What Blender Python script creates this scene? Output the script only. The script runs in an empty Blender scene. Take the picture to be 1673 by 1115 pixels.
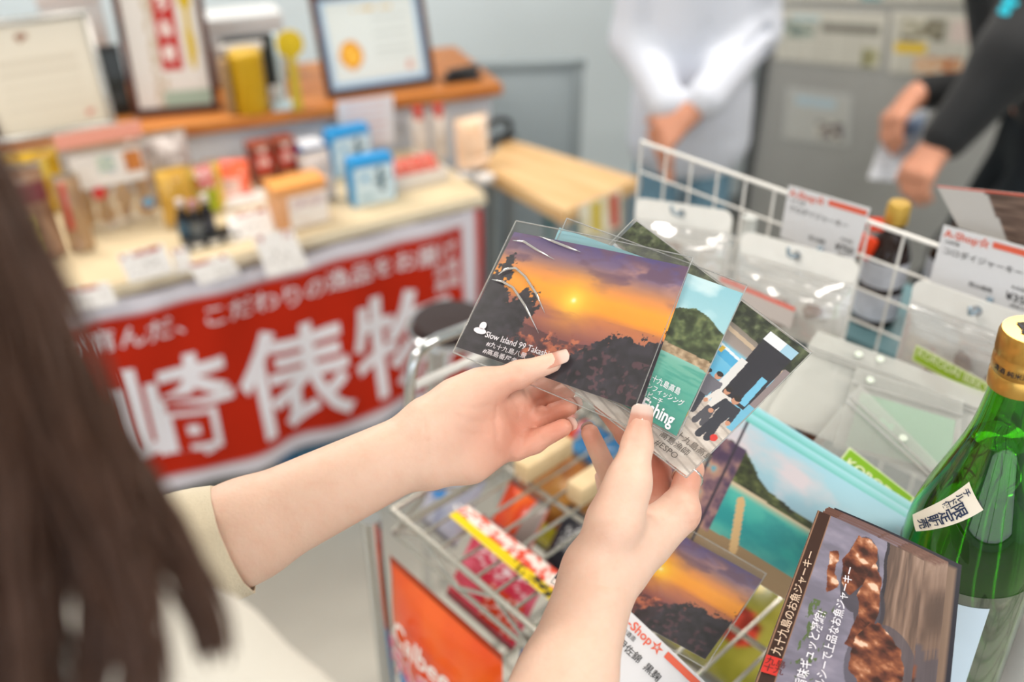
import bpy, bmesh, math, random
import numpy as np
from mathutils import Vector, Matrix

# ------------------------------------------------------------------ camera, world, lights, exposure
C = bpy.context.scene.collection
SC = bpy.context.scene
FPX = 1550.0                                   # focal length in pixels of the 1673x1115 frame
PITCH = math.radians(33.0)
CAM = np.array([0.0, 0.0, 1.62])
RT = np.array([1.0, 0, 0]); FW = np.array([0, math.cos(PITCH), -math.sin(PITCH)]); UP = np.array([0, math.sin(PITCH), math.cos(PITCH)])
cam_d = bpy.data.cameras.new('camera'); cam = bpy.data.objects.new('camera', cam_d); C.objects.link(cam)
cam.location = CAM; cam.rotation_euler = (math.pi/2 - PITCH, 0, 0)
cam_d.sensor_width = 36; cam_d.lens = FPX*36/1673; cam_d.clip_start = 0.01
cam_d.dof.use_dof = True; cam_d.dof.focus_distance = 0.65; cam_d.dof.aperture_fstop = 2.8; cam_d.dof.aperture_blades = 0
SC.camera = cam
SC.view_settings.view_transform = 'Standard'; SC.view_settings.look = 'None'; SC.view_settings.gamma = 1
SC.view_settings.use_curve_mapping = False; SC.view_settings.exposure = 0.17
wd = bpy.data.worlds.new('World'); SC.world = wd; wd.use_nodes = True
wd.node_tree.nodes['Background'].inputs[0].default_value = (0.86, 0.93, 1.0, 1); wd.node_tree.nodes['Background'].inputs[1].default_value = 2.6
LAMPS = [(-1.3, 0.2), (1.3, 0.2), (-1.3, 2.2), (1.3, 2.2), (0.0, -1.4)]
for lx, ly in LAMPS:
    ld = bpy.data.lights.new('ceiling_lamp_light', 'AREA'); ld.shape = 'RECTANGLE'; ld.size = 1.15; ld.size_y = 0.26; ld.energy = 34 if ly > 1 else 22; ld.color = (1.0, 0.93, 0.85)
    lo = bpy.data.objects.new('ceiling_lamp_light', ld); C.objects.link(lo); lo.location = (lx, ly, 2.62)
SC.cycles.max_bounces = 14; SC.cycles.transparent_max_bounces = 24; SC.cycles.transmission_bounces = 12
SC.cycles.caustics_reflective = False; SC.cycles.caustics_refractive = False
SC.cycles.sample_clamp_indirect = 6.0

# ------------------------------------------------------------------ helpers
def ray(px, py): return RT*((px-836.5)/FPX) + UP*((557.5-py)/FPX) + FW
def at(px, py, d): return CAM + ray(px, py)*d
def onz(px, py, z):
    r = ray(px, py); return CAM + r*((z-CAM[2])/r[2])
def onplane(px, py, p0, n):
    r = ray(px, py); return CAM + r*(np.dot(np.asarray(p0)-CAM, n)/np.dot(r, n))
def camdir(x, y, z): v = RT*x + UP*y + FW*z; return v/np.linalg.norm(v)
def unit(v): v = np.asarray(v, float); return v/np.linalg.norm(v)
def lin(c): c = np.asarray(c, float); return np.where(c <= 0.04045, c/12.92, ((c+0.055)/1.055)**2.4)
def hx(s): s = s.lstrip('#'); return np.array([int(s[i:i+2], 16)/255 for i in (0, 2, 4)])
def L4(s): return tuple(lin(hx(s))) + (1.0,)

MATS = {}
def mat(key, col='#808080', rough=0.5, metal=0.0, noise=0.0, nscale=40.0, bump=0.0, bscale=120.0, spec=0.5, sss=0.0, vc=False, coat=0.0, sheen=0.0, trans=0.0, ior=1.45):
    if key in MATS: return MATS[key]
    m = bpy.data.materials.new(key); m.use_nodes = True; nt = m.node_tree; N = nt.nodes; b = N['Principled BSDF']; MATS[key] = m
    b.inputs['Roughness'].default_value = rough; b.inputs['Metallic'].default_value = metal
    b.inputs['Specular IOR Level'].default_value = spec; b.inputs['IOR'].default_value = ior
    b.inputs['Coat Weight'].default_value = coat; b.inputs['Sheen Weight'].default_value = sheen; b.inputs['Transmission Weight'].default_value = trans
    b.inputs['Base Color'].default_value = L4(col)
    src = None
    if vc:
        a = N.new('ShaderNodeVertexColor'); a.layer_name = 'Col'; src = a.outputs[0]
    tc = N.new('ShaderNodeTexCoord')
    if noise > 0:
        t = N.new('ShaderNodeTexNoise'); t.inputs['Scale'].default_value = nscale; t.inputs['Detail'].default_value = 4; nt.links.new(tc.outputs['Object'], t.inputs['Vector'])
        mx = N.new('ShaderNodeMix'); mx.data_type = 'RGBA'; mx.blend_type = 'MULTIPLY'; mx.inputs[0].default_value = noise
        rp = N.new('ShaderNodeValToRGB'); rp.color_ramp.elements[0].position = 0.3; rp.color_ramp.elements[0].color = (0.35, 0.35, 0.35, 1); rp.color_ramp.elements[1].position = 0.65
        nt.links.new(t.outputs['Fac'], rp.inputs[0]); nt.links.new(rp.outputs[0], mx.inputs[7])
        if src: nt.links.new(src, mx.inputs[6])
        else: mx.inputs[6].default_value = L4(col)
        src = mx.outputs[2]
    if src: nt.links.new(src, b.inputs['Base Color'])
    if sss > 0:
        b.inputs['Subsurface Weight'].default_value = sss; b.inputs['Subsurface Radius'].default_value = (1.0, 0.35, 0.2); b.inputs['Subsurface Scale'].default_value = 0.006
    if bump > 0:
        t = N.new('ShaderNodeTexNoise'); t.inputs['Scale'].default_value = bscale; t.inputs['Detail'].default_value = 3; nt.links.new(tc.outputs['Object'], t.inputs['Vector'])
        bp = N.new('ShaderNodeBump'); bp.inputs['Strength'].default_value = bump; bp.inputs['Distance'].default_value = 0.002
        nt.links.new(t.outputs['Fac'], bp.inputs['Height']); nt.links.new(bp.outputs[0], b.inputs['Normal'])
    return m
def wood(key, c1, c2, scale=(3, 40, 40), rough=0.45):
    if key in MATS: return MATS[key]
    m = mat(key, c1, rough); nt = m.node_tree; N = nt.nodes
    tc = N.new('ShaderNodeTexCoord'); mp = N.new('ShaderNodeMapping'); mp.inputs['Scale'].default_value = scale
    t = N.new('ShaderNodeTexNoise'); t.inputs['Scale'].default_value = 1.5; t.inputs['Detail'].default_value = 5
    rp = N.new('ShaderNodeValToRGB'); rp.color_ramp.elements[0].position = 0.35; rp.color_ramp.elements[1].position = 0.7
    rp.color_ramp.elements[0].color = L4(c1); rp.color_ramp.elements[1].color = L4(c2)
    for a, c in ((tc.outputs['Object'], mp.inputs[0]), (mp.outputs[0], t.inputs['Vector']), (t.outputs['Fac'], rp.inputs[0]), (rp.outputs[0], N['Principled BSDF'].inputs['Base Color'])): nt.links.new(a, c)
    return m
def film(key, tint='#ffffff', haze=0.05, gloss=0.10, rough=0.08, bump=0.0, bscale=30.0, milky='#e8e8e4'):
    """thin clear plastic: mostly see-through, a little milky, with a sharp sheen"""
    if key in MATS: return MATS[key]
    m = bpy.data.materials.new(key); m.use_nodes = True; nt = m.node_tree; N = nt.nodes; MATS[key] = m
    N.remove(N['Principled BSDF']); out = N['Material Output']
    tr = N.new('ShaderNodeBsdfTransparent'); tr.inputs[0].default_value = L4(tint)
    df = N.new('ShaderNodeBsdfDiffuse'); df.inputs[0].default_value = L4(milky)
    gl = N.new('ShaderNodeBsdfGlossy'); gl.inputs['Roughness'].default_value = rough
    lw = N.new('ShaderNodeLayerWeight'); lw.inputs[0].default_value = 0.35
    m1 = N.new('ShaderNodeMixShader'); m1.inputs[0].default_value = haze
    ma = N.new('ShaderNodeMath'); ma.operation = 'MULTIPLY_ADD'; ma.inputs[1].default_value = 0.55; ma.inputs[2].default_value = gloss; ma.use_clamp = True
    m2 = N.new('ShaderNodeMixShader')
    for a, c in ((tr.outputs[0], m1.inputs[1]), (df.outputs[0], m1.inputs[2]), (lw.outputs['Facing'], ma.inputs[0]), (ma.outputs[0], m2.inputs[0]), (m1.outputs[0], m2.inputs[1]), (gl.outputs[0], m2.inputs[2]), (m2.outputs[0], out.inputs[0])): nt.links.new(a, c)
    if bump > 0:
        tc = N.new('ShaderNodeTexCoord'); t = N.new('ShaderNodeTexNoise'); t.inputs['Scale'].default_value = bscale; t.inputs['Detail'].default_value = 2; nt.links.new(tc.outputs['Object'], t.inputs['Vector'])
        bp = N.new('ShaderNodeBump'); bp.inputs['Strength'].default_value = bump; bp.inputs['Distance'].default_value = 0.01
        nt.links.new(t.outputs['Fac'], bp.inputs['Height']); nt.links.new(bp.outputs[0], gl.inputs['Normal']); nt.links.new(bp.outputs[0], df.inputs['Normal']); nt.links.new(bp.outputs[0], lw.inputs['Normal'])
    return m
def emis(key, col, s):
    m = mat(key, col); b = m.node_tree.nodes['Principled BSDF']; b.inputs['Emission Color'].default_value = L4(col); b.inputs['Emission Strength'].default_value = s; return m
PRINT = mat('printed_card', vc=True, rough=0.32, spec=0.45)
PAPER = mat('printed_paper', vc=True, rough=0.7, spec=0.25)
GLOSSPRINT = mat('printed_foil', vc=True, rough=0.22, spec=0.6)

class MB:
    def __init__(s): s.v = []; s.f = []; s.c = []; s.n = 0; s.mi = []
    def add(s, geo, M=None, col=None, m=0):
        v, f = geo; v = np.asarray(v, float).reshape(-1, 3)
        if M is not None:
            A = np.array(M); v = v @ A[:3, :3].T + A[:3, 3]
        s.v.append(v); s.f += [tuple(int(i)+s.n for i in q) for q in f]; s.mi += [m]*len(f); s.n += len(v)
        if col is None: cc = np.full((len(v), 3), 0.8)
        else:
            cc = np.asarray(lin(hx(col)) if isinstance(col, str) else col, float)
            if cc.ndim == 1: cc = np.tile(cc, (len(v), 1))
        s.c.append(cc); return s
def obj(name, mb, mats, parent=None, smooth=40, M=None):
    me = bpy.data.meshes.new(name)
    v = np.concatenate(mb.v); me.from_pydata(v.tolist(), [], mb.f); me.update()
    for mm in (mats if isinstance(mats, (list, tuple)) else [mats]): me.materials.append(mm)
    me.polygons.foreach_set('material_index', mb.mi)
    ca = me.color_attributes.new('Col', 'FLOAT_COLOR', 'POINT')
    cc = np.concatenate([np.concatenate(mb.c), np.ones((len(v), 1))], 1).astype(np.float32); ca.data.foreach_set('color', cc.ravel())
    if smooth:
        me.polygons.foreach_set('use_smooth', [True]*len(me.polygons))
        if smooth < 180: me.set_sharp_from_angle(angle=math.radians(smooth))
    o = bpy.data.objects.new(name, me); C.objects.link(o)
    if parent is not None: o.parent = parent
    if M is not None: o.matrix_local = Matrix(np.array(M).tolist())
    return o
def tag(o, label, cat, group=None, kind=None):
    o['label'] = label; o['category'] = cat
    if group: o['group'] = group
    if kind: o['kind'] = kind
    return o
def thing(name, label, cat, M, group=None):
    o = bpy.data.objects.new(name, None); C.objects.link(o); o.empty_display_size = 0.05
    o.matrix_world = Matrix(np.array(M).tolist()); return tag(o, label, cat, group)
def struct(name, mb, m, smooth=0):
    o = obj(name, mb, m, None, smooth); o['kind'] = 'structure'; return o
def frame(o, x, y, z=None):
    """rigid frame: origin o, x axis, y axis made square to it"""
    x = unit(x); y = np.asarray(y, float); y = unit(y - x*np.dot(x, y)); z = np.cross(x, y)
    M = np.eye(4); M[:3, 0] = x; M[:3, 1] = y; M[:3, 2] = z; M[:3, 3] = o; return M
def stand(o, heading):
    """upright frame on the ground: x axis along heading (degrees from +Y towards +X), y behind, z up"""
    h = math.radians(heading); x = np.array([math.sin(h), math.cos(h), 0]); M = np.eye(4); M[:3, 0] = x; M[:3, 1] = [-x[1], x[0], 0]; M[:3, 2] = [0, 0, 1]; M[:3, 3] = o; return M
def T(x=0, y=0, z=0, rx=0, ry=0, rz=0):
    return np.array(Matrix.Translation((x, y, z)) @ Matrix.Rotation(rz, 4, 'Z') @ Matrix.Rotation(ry, 4, 'Y') @ Matrix.Rotation(rx, 4, 'X'))
def loc(M, p): return (np.linalg.inv(M) @ np.append(np.asarray(p, float), 1))[:3]

def box(sx, sy, sz, bevel=0.0, seg=2):
    bm = bmesh.new(); bmesh.ops.create_cube(bm, size=1)
    for v in bm.verts: v.co = (v.co.x*sx, v.co.y*sy, v.co.z*sz)
    if bevel > 0: bmesh.ops.bevel(bm, geom=list(bm.edges), offset=bevel, segments=seg, affect='EDGES', profile=0.5)
    bm.verts.ensure_lookup_table(); v = [tuple(q.co) for q in bm.verts]; f = [[l.index for l in q.verts] for q in bm.faces]; bm.free(); return v, f
def tube(pts, r, n=10, closed=False, cap=True):
    P = np.asarray(pts, float); k = len(P); rr = np.full(k, r) if np.isscalar(r) else np.asarray(r, float)
    tg = np.roll(P, -1, 0) - np.roll(P, 1, 0)
    if not closed: tg[0] = P[1]-P[0]; tg[-1] = P[-1]-P[-2]
    tg /= np.linalg.norm(tg, axis=1)[:, None]+1e-12
    a = np.array([0, 0, 1.0]) if abs(tg[0][2]) < 0.9 else np.array([1.0, 0, 0])
    V = []; nrm = unit(np.cross(tg[0], a))
    for i in range(k):
        nrm = nrm - tg[i]*np.dot(nrm, tg[i]); nrm = unit(nrm); b = np.cross(tg[i], nrm)
        for j in range(n):
            t = 2*math.pi*j/n; V.append(P[i] + rr[i]*(nrm*math.cos(t) + b*math.sin(t)))
    F = []
    for i in range(k if closed else k-1):
        for j in range(n):
            i2 = (i+1) % k; F.append((i*n+j, i*n+(j+1) % n, i2*n+(j+1) % n, i2*n+j))
    if cap and not closed: F.append(tuple(range(n))[::-1]); F.append(tuple((k-1)*n+j for j in range(n)))
    return np.array(V), F
def lathe(prof, n=32, cap=True):
    V = []; F = []
    for r, z in prof:
        for j in range(n): t = 2*math.pi*j/n; V.append((r*math.cos(t), r*math.sin(t), z))
    for i in range(len(prof)-1):
        for j in range(n): F.append((i*n+j, i*n+(j+1) % n, (i+1)*n+(j+1) % n, (i+1)*n+j))
    if cap: F.append(tuple(range(n))[::-1]); F.append(tuple((len(prof)-1)*n+j for j in range(n)))
    return np.array(V), F
def prism(poly, z0, z1):
    n = len(poly); V = [(x, y, z0) for x, y in poly] + [(x, y, z1) for x, y in poly]
    F = [tuple(range(n))[::-1], tuple(range(n, 2*n))] + [(i, (i+1) % n, n+(i+1) % n, n+i) for i in range(n)]
    return np.array(V), F
def rrect(w, h, r, n=5):
    P = []
    for cx, cy, a in ((w/2-r, h/2-r, 0), (-w/2+r, h/2-r, 90), (-w/2+r, -h/2+r, 180), (w/2-r, -h/2+r, 270)):
        for i in range(n+1): t = math.radians(a+90*i/n); P.append((cx+r*math.cos(t), cy+r*math.sin(t)))
    return P
def grid(P):
    nv, nu = P.shape[:2]; idx = np.arange(nu*nv).reshape(nv, nu)
    F = np.stack([idx[:-1, :-1], idx[:-1, 1:], idx[1:, 1:], idx[1:, :-1]], -1).reshape(-1, 4)
    return P.reshape(-1, 3), F.tolist()
def uv(nu, nv):
    u = np.linspace(0, 1, nu); v = np.linspace(0, 1, nv); return np.meshgrid(u, v)
def bil(q, U, V):
    """bilinear patch; corners TL, TR, BR, BL; V = 1 at the top"""
    TL, TR, BR, BL = [np.asarray(c, float) for c in q]; U = U[..., None]; V = V[..., None]
    return (TL*(1-U)+TR*U)*V + (BL*(1-U)+BR*U)*(1-V)
def slab(q, t, pic=None, nu=2, nv=2, bulge=None, back='#e9e6e0'):
    """thin printed card between four corners, picture on the front, plain back and edges; t = thickness behind the face"""
    U, V = uv(nu, nv); P = bil(q, U, V)
    if bulge is not None: P = P + np.stack([0*U, 0*U, bulge(U, V)], -1)
    m = MB(); col = np.asarray(pic(U, V)) if pic is not None else np.full(U.shape+(3,), 0.9)
    m.add(grid(P), col=lin(np.clip(col, 0, 1)).reshape(-1, 3))
    if t <= 0: return m
    nn = unit(np.cross(np.asarray(q[1], float)-np.asarray(q[0], float), np.asarray(q[0], float)-np.asarray(q[3], float)))
    B = P - nn*t; g, f = grid(B); m.add((g, [q_[::-1] for q_ in f]), col=back)
    bt = list(range(nu)) + [nu*i+nu-1 for i in range(1, nv)] + [nu*(nv-1)+i for i in range(nu-2, -1, -1)] + [nu*i for i in range(nv-2, 0, -1)]
    ev = np.concatenate([P.reshape(-1, 3)[bt], B.reshape(-1, 3)[bt]]); k = len(bt)
    m.add((ev, [(i, k+i, k+(i+1) % k, (i+1) % k) for i in range(k)]), col=back)
    return m
def bag(W, H, D, nu=30, nv=40, pic=None, back='#cccccc', crimp=0.06, wr=0.1, seed=0, base=0.0):
    """puffed packet standing in its own x (width) / z (height) plane, front towards -y"""
    U, V = uv(nu, nv); n = fbm(U*3, V*4, seed); e = np.clip(np.minimum(V, 1-V)/crimp-1, 0, None)*crimp
    pr = np.sqrt(np.clip(np.sin(np.pi*np.clip((V-crimp)/(1-2*crimp), 0, 1)), 0, 1))*np.sqrt(np.clip(np.sin(np.pi*U), 0, 1))
    if base > 0: pr = np.maximum(pr, base*np.sqrt(np.clip(np.sin(np.pi*U), 0, 1))*np.clip(1-V*1.2, 0, 1))
    y = D/2*pr*(1+wr*(n-0.5)*2); x = (U-0.5)*W*(1-0.06*pr); z = V*H
    m = MB(); col = np.asarray(pic(U, V)) if pic else np.ones(U.shape+(3,))*hx(back)
    m.add(grid(np.stack([x, -y, z], -1)), col=lin(np.clip(col, 0, 1)).reshape(-1, 3))
    g, f = grid(np.stack([x, y, z], -1)); m.add((g, [q[::-1] for q in f]), col=back); return m

# ---- numpy picture painting (colours of printed things)
def vnoise(x, y, seed=0):
    xi = np.floor(x).astype(int); yi = np.floor(y).astype(int); fx = x-xi; fy = y-yi; fx = fx*fx*(3-2*fx); fy = fy*fy*(3-2*fy)
    def h(a, b):
        n = (a*374761393 + b*668265263 + seed*982451653) & 0x7fffffff; n = ((n ^ (n >> 13))*1274126177) & 0x7fffffff; return ((n ^ (n >> 16)) & 0xffff)/65535.0
    return (h(xi, yi)*(1-fx)+h(xi+1, yi)*fx)*(1-fy) + (h(xi, yi+1)*(1-fx)+h(xi+1, yi+1)*fx)*fy
def fbm(x, y, seed=0, o=4):
    s = 0; a = 0.5; t = 0
    for i in range(o): s = s + a*vnoise(x*2**i, y*2**i, seed+i*17); t += a; a *= 0.5
    return s/t
def mixc(a, b, t): t = np.clip(t, 0, 1)[..., None]; return a*(1-t) + (hx(b) if isinstance(b, str) else b)*t
def ramp(t, stops):
    t = np.asarray(t); xs = [s[0] for s in stops]; cs = np.array([hx(s[1]) for s in stops])
    return np.stack([np.interp(t, xs, cs[:, k]) for k in range(3)], -1)
def flat(U, c): return np.ones(U.shape+(3,))*hx(c)
def inpoly(U, V, P):
    r = np.zeros(U.shape, bool); n = len(P)
    for i in range(n):
        x1, y1 = P[i]; x2, y2 = P[(i+1) % n]
        c = (y1 > V) != (y2 > V); r ^= c & (U < (x2-x1)*(V-y1)/((y2-y1)+1e-12)+x1)
    return r
def fill(a, mask, c): return mixc(a, c, np.asarray(mask, float))
def rect(U, V, u0, v0, u1, v1): return (U > u0) & (U < u1) & (V > v0) & (V < v1)
def ell(U, V, cu, cv, ru, rv): return ((U-cu)/ru)**2 + ((V-cv)/rv)**2 < 1
def seg(U, V, a, b, w, asp=1.0):
    ax, ay = a; bx, by = b; dx = (bx-ax)*asp; dy = by-ay; px = (U-ax)*asp; py = V-ay
    t = np.clip((px*dx+py*dy)/(dx*dx+dy*dy+1e-12), 0, 1); return np.hypot(px-t*dx, py-t*dy) < w

# ---- lettering: the built-in font turned into flat mesh
def text_geo(s, size=1.0, bold=0.0, align='LEFT', ls=1.0, sx=1.0, res=3):
    c = bpy.data.curves.new('lettering', 'FONT'); c.body = s; c.size = 1.0; c.offset = bold; c.resolution_u = res; c.align_x = align; c.space_line = ls
    o = bpy.data.objects.new('lettering', c); C.objects.link(o); bpy.context.view_layer.update()
    dg = bpy.context.evaluated_depsgraph_get(); ev = o.evaluated_get(dg); me = ev.to_mesh()
    v = np.array([tuple(q.co) for q in me.vertices]).reshape(-1, 3); f = [tuple(p.vertices) for p in me.polygons]
    ev.to_mesh_clear(); bpy.data.objects.remove(o); bpy.data.curves.remove(c)
    if len(v): v *= size; v[:, 0] *= sx
    return v, f
def finer(geo, maxlen):
    bm = bmesh.new(); vs = [bm.verts.new(tuple(p)) for p in geo[0]]
    for f in geo[1]:
        try: bm.faces.new([vs[i] for i in f])
        except ValueError: pass
    bmesh.ops.triangulate(bm, faces=list(bm.faces))
    for _ in range(4):
        es = [e for e in bm.edges if e.calc_length() > maxlen]
        if not es: break
        bmesh.ops.subdivide_edges(bm, edges=es, cuts=1); bmesh.ops.triangulate(bm, faces=list(bm.faces))
    bm.verts.index_update(); v = np.array([q.co[:] for q in bm.verts]); f = [[l.index for l in q.verts] for q in bm.faces]; bm.free(); return v, f
def warp(geo, fn): v, f = geo; return np.array([fn(*p) for p in v]), f

# ---- smooth bodies: tapered limbs blended as a distance field, then meshed by surface nets
def sdf_mesh(groups, h, pad=0.02, creases=()):
    """groups: list of (prims, k_inside, k_to_body); prim = (a, b, ra, rb[, flat axis, factor]); the first group is the body"""
    allp = [p for g in groups for p in g[0]]
    lo = np.min([np.minimum(np.asarray(p[0])-p[2], np.asarray(p[1])-p[3]) for p in allp], 0)-pad
    hi = np.max([np.maximum(np.asarray(p[0])+p[2], np.asarray(p[1])+p[3]) for p in allp], 0)+pad
    n = np.ceil((hi-lo)/h).astype(int)+1; BIG = 0.05
    def cap(D, p, k, sub=False):
        a, b = np.asarray(p[0], float), np.asarray(p[1], float); ra, rb = p[2], p[3]; mg = max(k, 3*h)*1.5+3*h
        l0 = np.clip(np.floor((np.minimum(a-ra, b-rb)-mg-lo)/h).astype(int), 0, n); l1 = np.clip(np.ceil((np.maximum(a+ra, b+rb)+mg-lo)/h).astype(int)+1, 0, n)
        if np.any(l1 <= l0): return
        X = lo[0]+h*np.arange(l0[0], l1[0]); Y = lo[1]+h*np.arange(l0[1], l1[1]); Z = lo[2]+h*np.arange(l0[2], l1[2])
        P = np.stack(np.meshgrid(X, Y, Z, indexing='ij'), -1); ab = b-a; L = ab@ab+1e-12
        t = np.clip(((P-a)@ab)/L, 0, 1); q = P-a-t[..., None]*ab
        if len(p) > 4: ax = np.asarray(p[4]); q = q + (q@ax)[..., None]*ax*(p[5]-1)
        d = np.sqrt((q*q).sum(-1)) - (ra+t*(rb-ra))
        S = D[l0[0]:l1[0], l0[1]:l1[1], l0[2]:l1[2]]
        if sub:
            e = np.clip(0.5-0.5*(S+d)/k, 0, 1); S[...] = S*(1-e) + (-d)*e + k*e*(1-e)
        else:
            e = np.clip(0.5+0.5*(S-d)/k, 0, 1); S[...] = S*(1-e) + d*e - k*e*(1-e)
    out = None
    for gi, (pr, k, kb) in enumerate(groups):
        D = np.full(n, BIG)
        for p in pr: cap(D, p, k)
        if gi == 0: body = D; out = D.copy()
        else:
            e = np.clip(0.5+0.5*(body-D)/kb, 0, 1); out = np.minimum(out, body*(1-e)+D*e-kb*e*(1-e))
    for p in creases: cap(out, p, 0.0015 if h < 0.003 else 0.004, True)
    return nets(out, lo, h)
def nets(D, lo, h):
    s = D < 0; n = np.array(D.shape)
    acc = np.zeros(tuple(n-1)+(3,)); cnt = np.zeros(tuple(n-1))
    cr = []
    for ax in range(3):
        sl0 = [slice(None)]*3; sl1 = [slice(None)]*3; sl0[ax] = slice(0, -1); sl1[ax] = slice(1, None)
        d0 = D[tuple(sl0)]; d1 = D[tuple(sl1)]; c = (d0 < 0) != (d1 < 0); cr.append((c, s[tuple(sl0)]))
        I = np.argwhere(c); t = d0[c]/(d0[c]-d1[c]); pos = I.astype(float); pos[:, ax] += t
        o = [a for a in range(3) if a != ax]
        for da in (0, -1):
            for db in (0, -1):
                J = I.copy(); J[:, o[0]] += da; J[:, o[1]] += db
                ok = np.all((J >= 0) & (J < n-1), 1); J = J[ok]
                np.add.at(acc, (J[:, 0], J[:, 1], J[:, 2]), pos[ok]); np.add.at(cnt, (J[:, 0], J[:, 1], J[:, 2]), 1)
    m = cnt > 0; idx = np.full(cnt.shape, -1); idx[m] = np.arange(m.sum()); V = lo + h*(acc[m]/cnt[m][:, None]); F = []
    for ax in range(3):
        c, s0 = cr[ax]; I = np.argwhere(c); sg = s0[c]; o = [(ax+1) % 3, (ax+2) % 3]
        ok = (I[:, o[0]] > 0) & (I[:, o[1]] > 0) & (I[:, o[0]] < n[o[0]]-1) & (I[:, o[1]] < n[o[1]]-1); I = I[ok]; sg = sg[ok]
        def g(da, db):
            J = I.copy(); J[:, o[0]] += da; J[:, o[1]] += db; return idx[J[:, 0], J[:, 1], J[:, 2]]
        q = np.stack([g(-1, -1), g(0, -1), g(0, 0), g(-1, 0)], 1); q[~sg] = q[~sg][:, ::-1]; F.append(q)
    F = np.concatenate(F); F = F[(F >= 0).all(1)]
    return V, F.tolist()
# ------------------------------------------------------------------ the setting
def quadmb(p): m = MB(); m.add((p, [(0, 1, 2, 3)])); return m
WALL = mat('wall_paint', '#dbe5ea', 0.85, noise=0.05, nscale=3, bump=0.15, bscale=300)
FLOORM = mat('floor_vinyl', '#b9b6ab', 0.55, noise=0.12, nscale=6)
m = MB(); m.add(box(8, 7.2, 0.1), T(0, 0.2, -0.05)); struct('floor', m, FLOORM)
m = MB(); m.add(box(8, 0.12, 2.75), T(0, 3.46, 1.375)); struct('wall_back', m, WALL)
m = MB(); m.add(box(0.12, 7.2, 2.75), T(-3.4, 0.2, 1.375)); struct('wall_left', m, WALL)
m = MB(); m.add(box(0.12, 7.2, 2.75), T(3.4, 0.2, 1.375)); struct('wall_right', m, WALL)
m = MB(); m.add(box(8, 7.2, 0.1), T(0, 0.2, 2.78)); struct('ceiling', m, mat('ceiling_paint', '#e9e8e4', 0.9, noise=0.04, nscale=5))
m = MB()
for x0, x1, z0, z1 in ((-4, -2.9, 0, 2.75), (2.9, 4, 0, 2.75), (-2.9, 2.9, 2.5, 2.75), (-2.9, 2.9, 0, 0.25)): m.add(box(x1-x0, 0.12, z1-z0), T((x0+x1)/2, -3.3, (z0+z1)/2))
struct('wall_front', m, WALL)
m = MB()
for x in (-2.87, -1.45, 0, 1.45, 2.87): m.add(box(0.06, 0.08, 2.25), T(x, -3.3, 1.375))
for z in (0.28, 2.47): m.add(box(5.8, 0.08, 0.06), T(0, -3.3, z))
wf = struct('window_1', m, mat('window_aluminium', '#9aa0a3', 0.4, 0.8))
m = MB(); m.add(box(5.7, 0.01, 2.15), T(0, -3.3, 1.375)); obj('pane', m, film('window_glass', haze=0.0, gloss=0.03, rough=0.01), wf)
m = MB(); m.add(box(8, 0.015, 0.09), T(0, 3.39, 0.045)); struct('baseboard_back', m, mat('skirting', '#8d9396', 0.6, noise=0.05))
for i, (lx, ly) in enumerate(LAMPS):
    t = thing('ceiling_lamp', 'long white ceiling lamp above the shop floor', 'ceiling light', T(lx, ly, 2.73), 'ceiling lamps')
    m = MB()
    for s in (-1, 1): m.add(box(1.25, 0.02, 0.09), T(0, s*0.16, -0.045)); m.add(box(0.02, 0.34, 0.09), T(s*0.62, 0, -0.045))
    m.add(box(1.25, 0.34, 0.015), T(0, 0, -0.008)); obj('lamp_housing', m, mat('lamp_white', '#eeeeee', 0.4), t)

# ------------------------------------------------------------------ back of the shop: partitions, counter, desk
GREY = mat('partition_grey', '#a3aeb3', 0.6, noise=0.08, nscale=8, bump=0.1)
p = at(945, 95, 2.72); t = thing('office_partition', 'plain grey low partition standing behind the wooden desk', 'partition', stand((p[0], p[1], 0), 84))
m = MB(); m.add(box(1.5, 0.03, p[2]-0.02, 0.004), T(-0.75, 0, (p[2]-0.02)/2)); obj('panel', m, GREY, t)
m = MB(); m.add(box(1.54, 0.04, 0.025, 0.004), T(-0.75, 0, p[2]-0.012)); m.add(box(0.03, 0.04, p[2], 0.004), T(0.0, 0, p[2]/2)); obj('edge_trim', m, mat('trim_grey', '#98a2a6', 0.5, 0.1), t)

# counter with a varnished ledge
LZ = 0.88
A0 = onz(822, 137, LZ); A1 = onz(310, 203, LZ); hd = math.degrees(math.atan2(A0[0]-A1[0], A0[1]-A1[1]))
CM = stand((A0[0], A0[1], 0), hd)
t = thing('reception_counter', 'white fronted counter with an orange varnished wooden ledge', 'counter', CM)
m = MB(); m.add(box(2.1, 0.36, 0.028, 0.004), T(-1.05, 0.18, LZ-0.014)); obj('ledge', m, wood('orange_wood', '#a85f24', '#d08a45'), t)
m = MB(); m.add(box(2.06, 0.30, LZ-0.03, 0.003), T(-1.05, 0.185, (LZ-0.03)/2)); obj('body', m, mat('counter_white', '#d5dbe6', 0.5, noise=0.04), t)
def on_ledge(px, py):
    q = onz(px, py, LZ+0.001); return q

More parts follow.
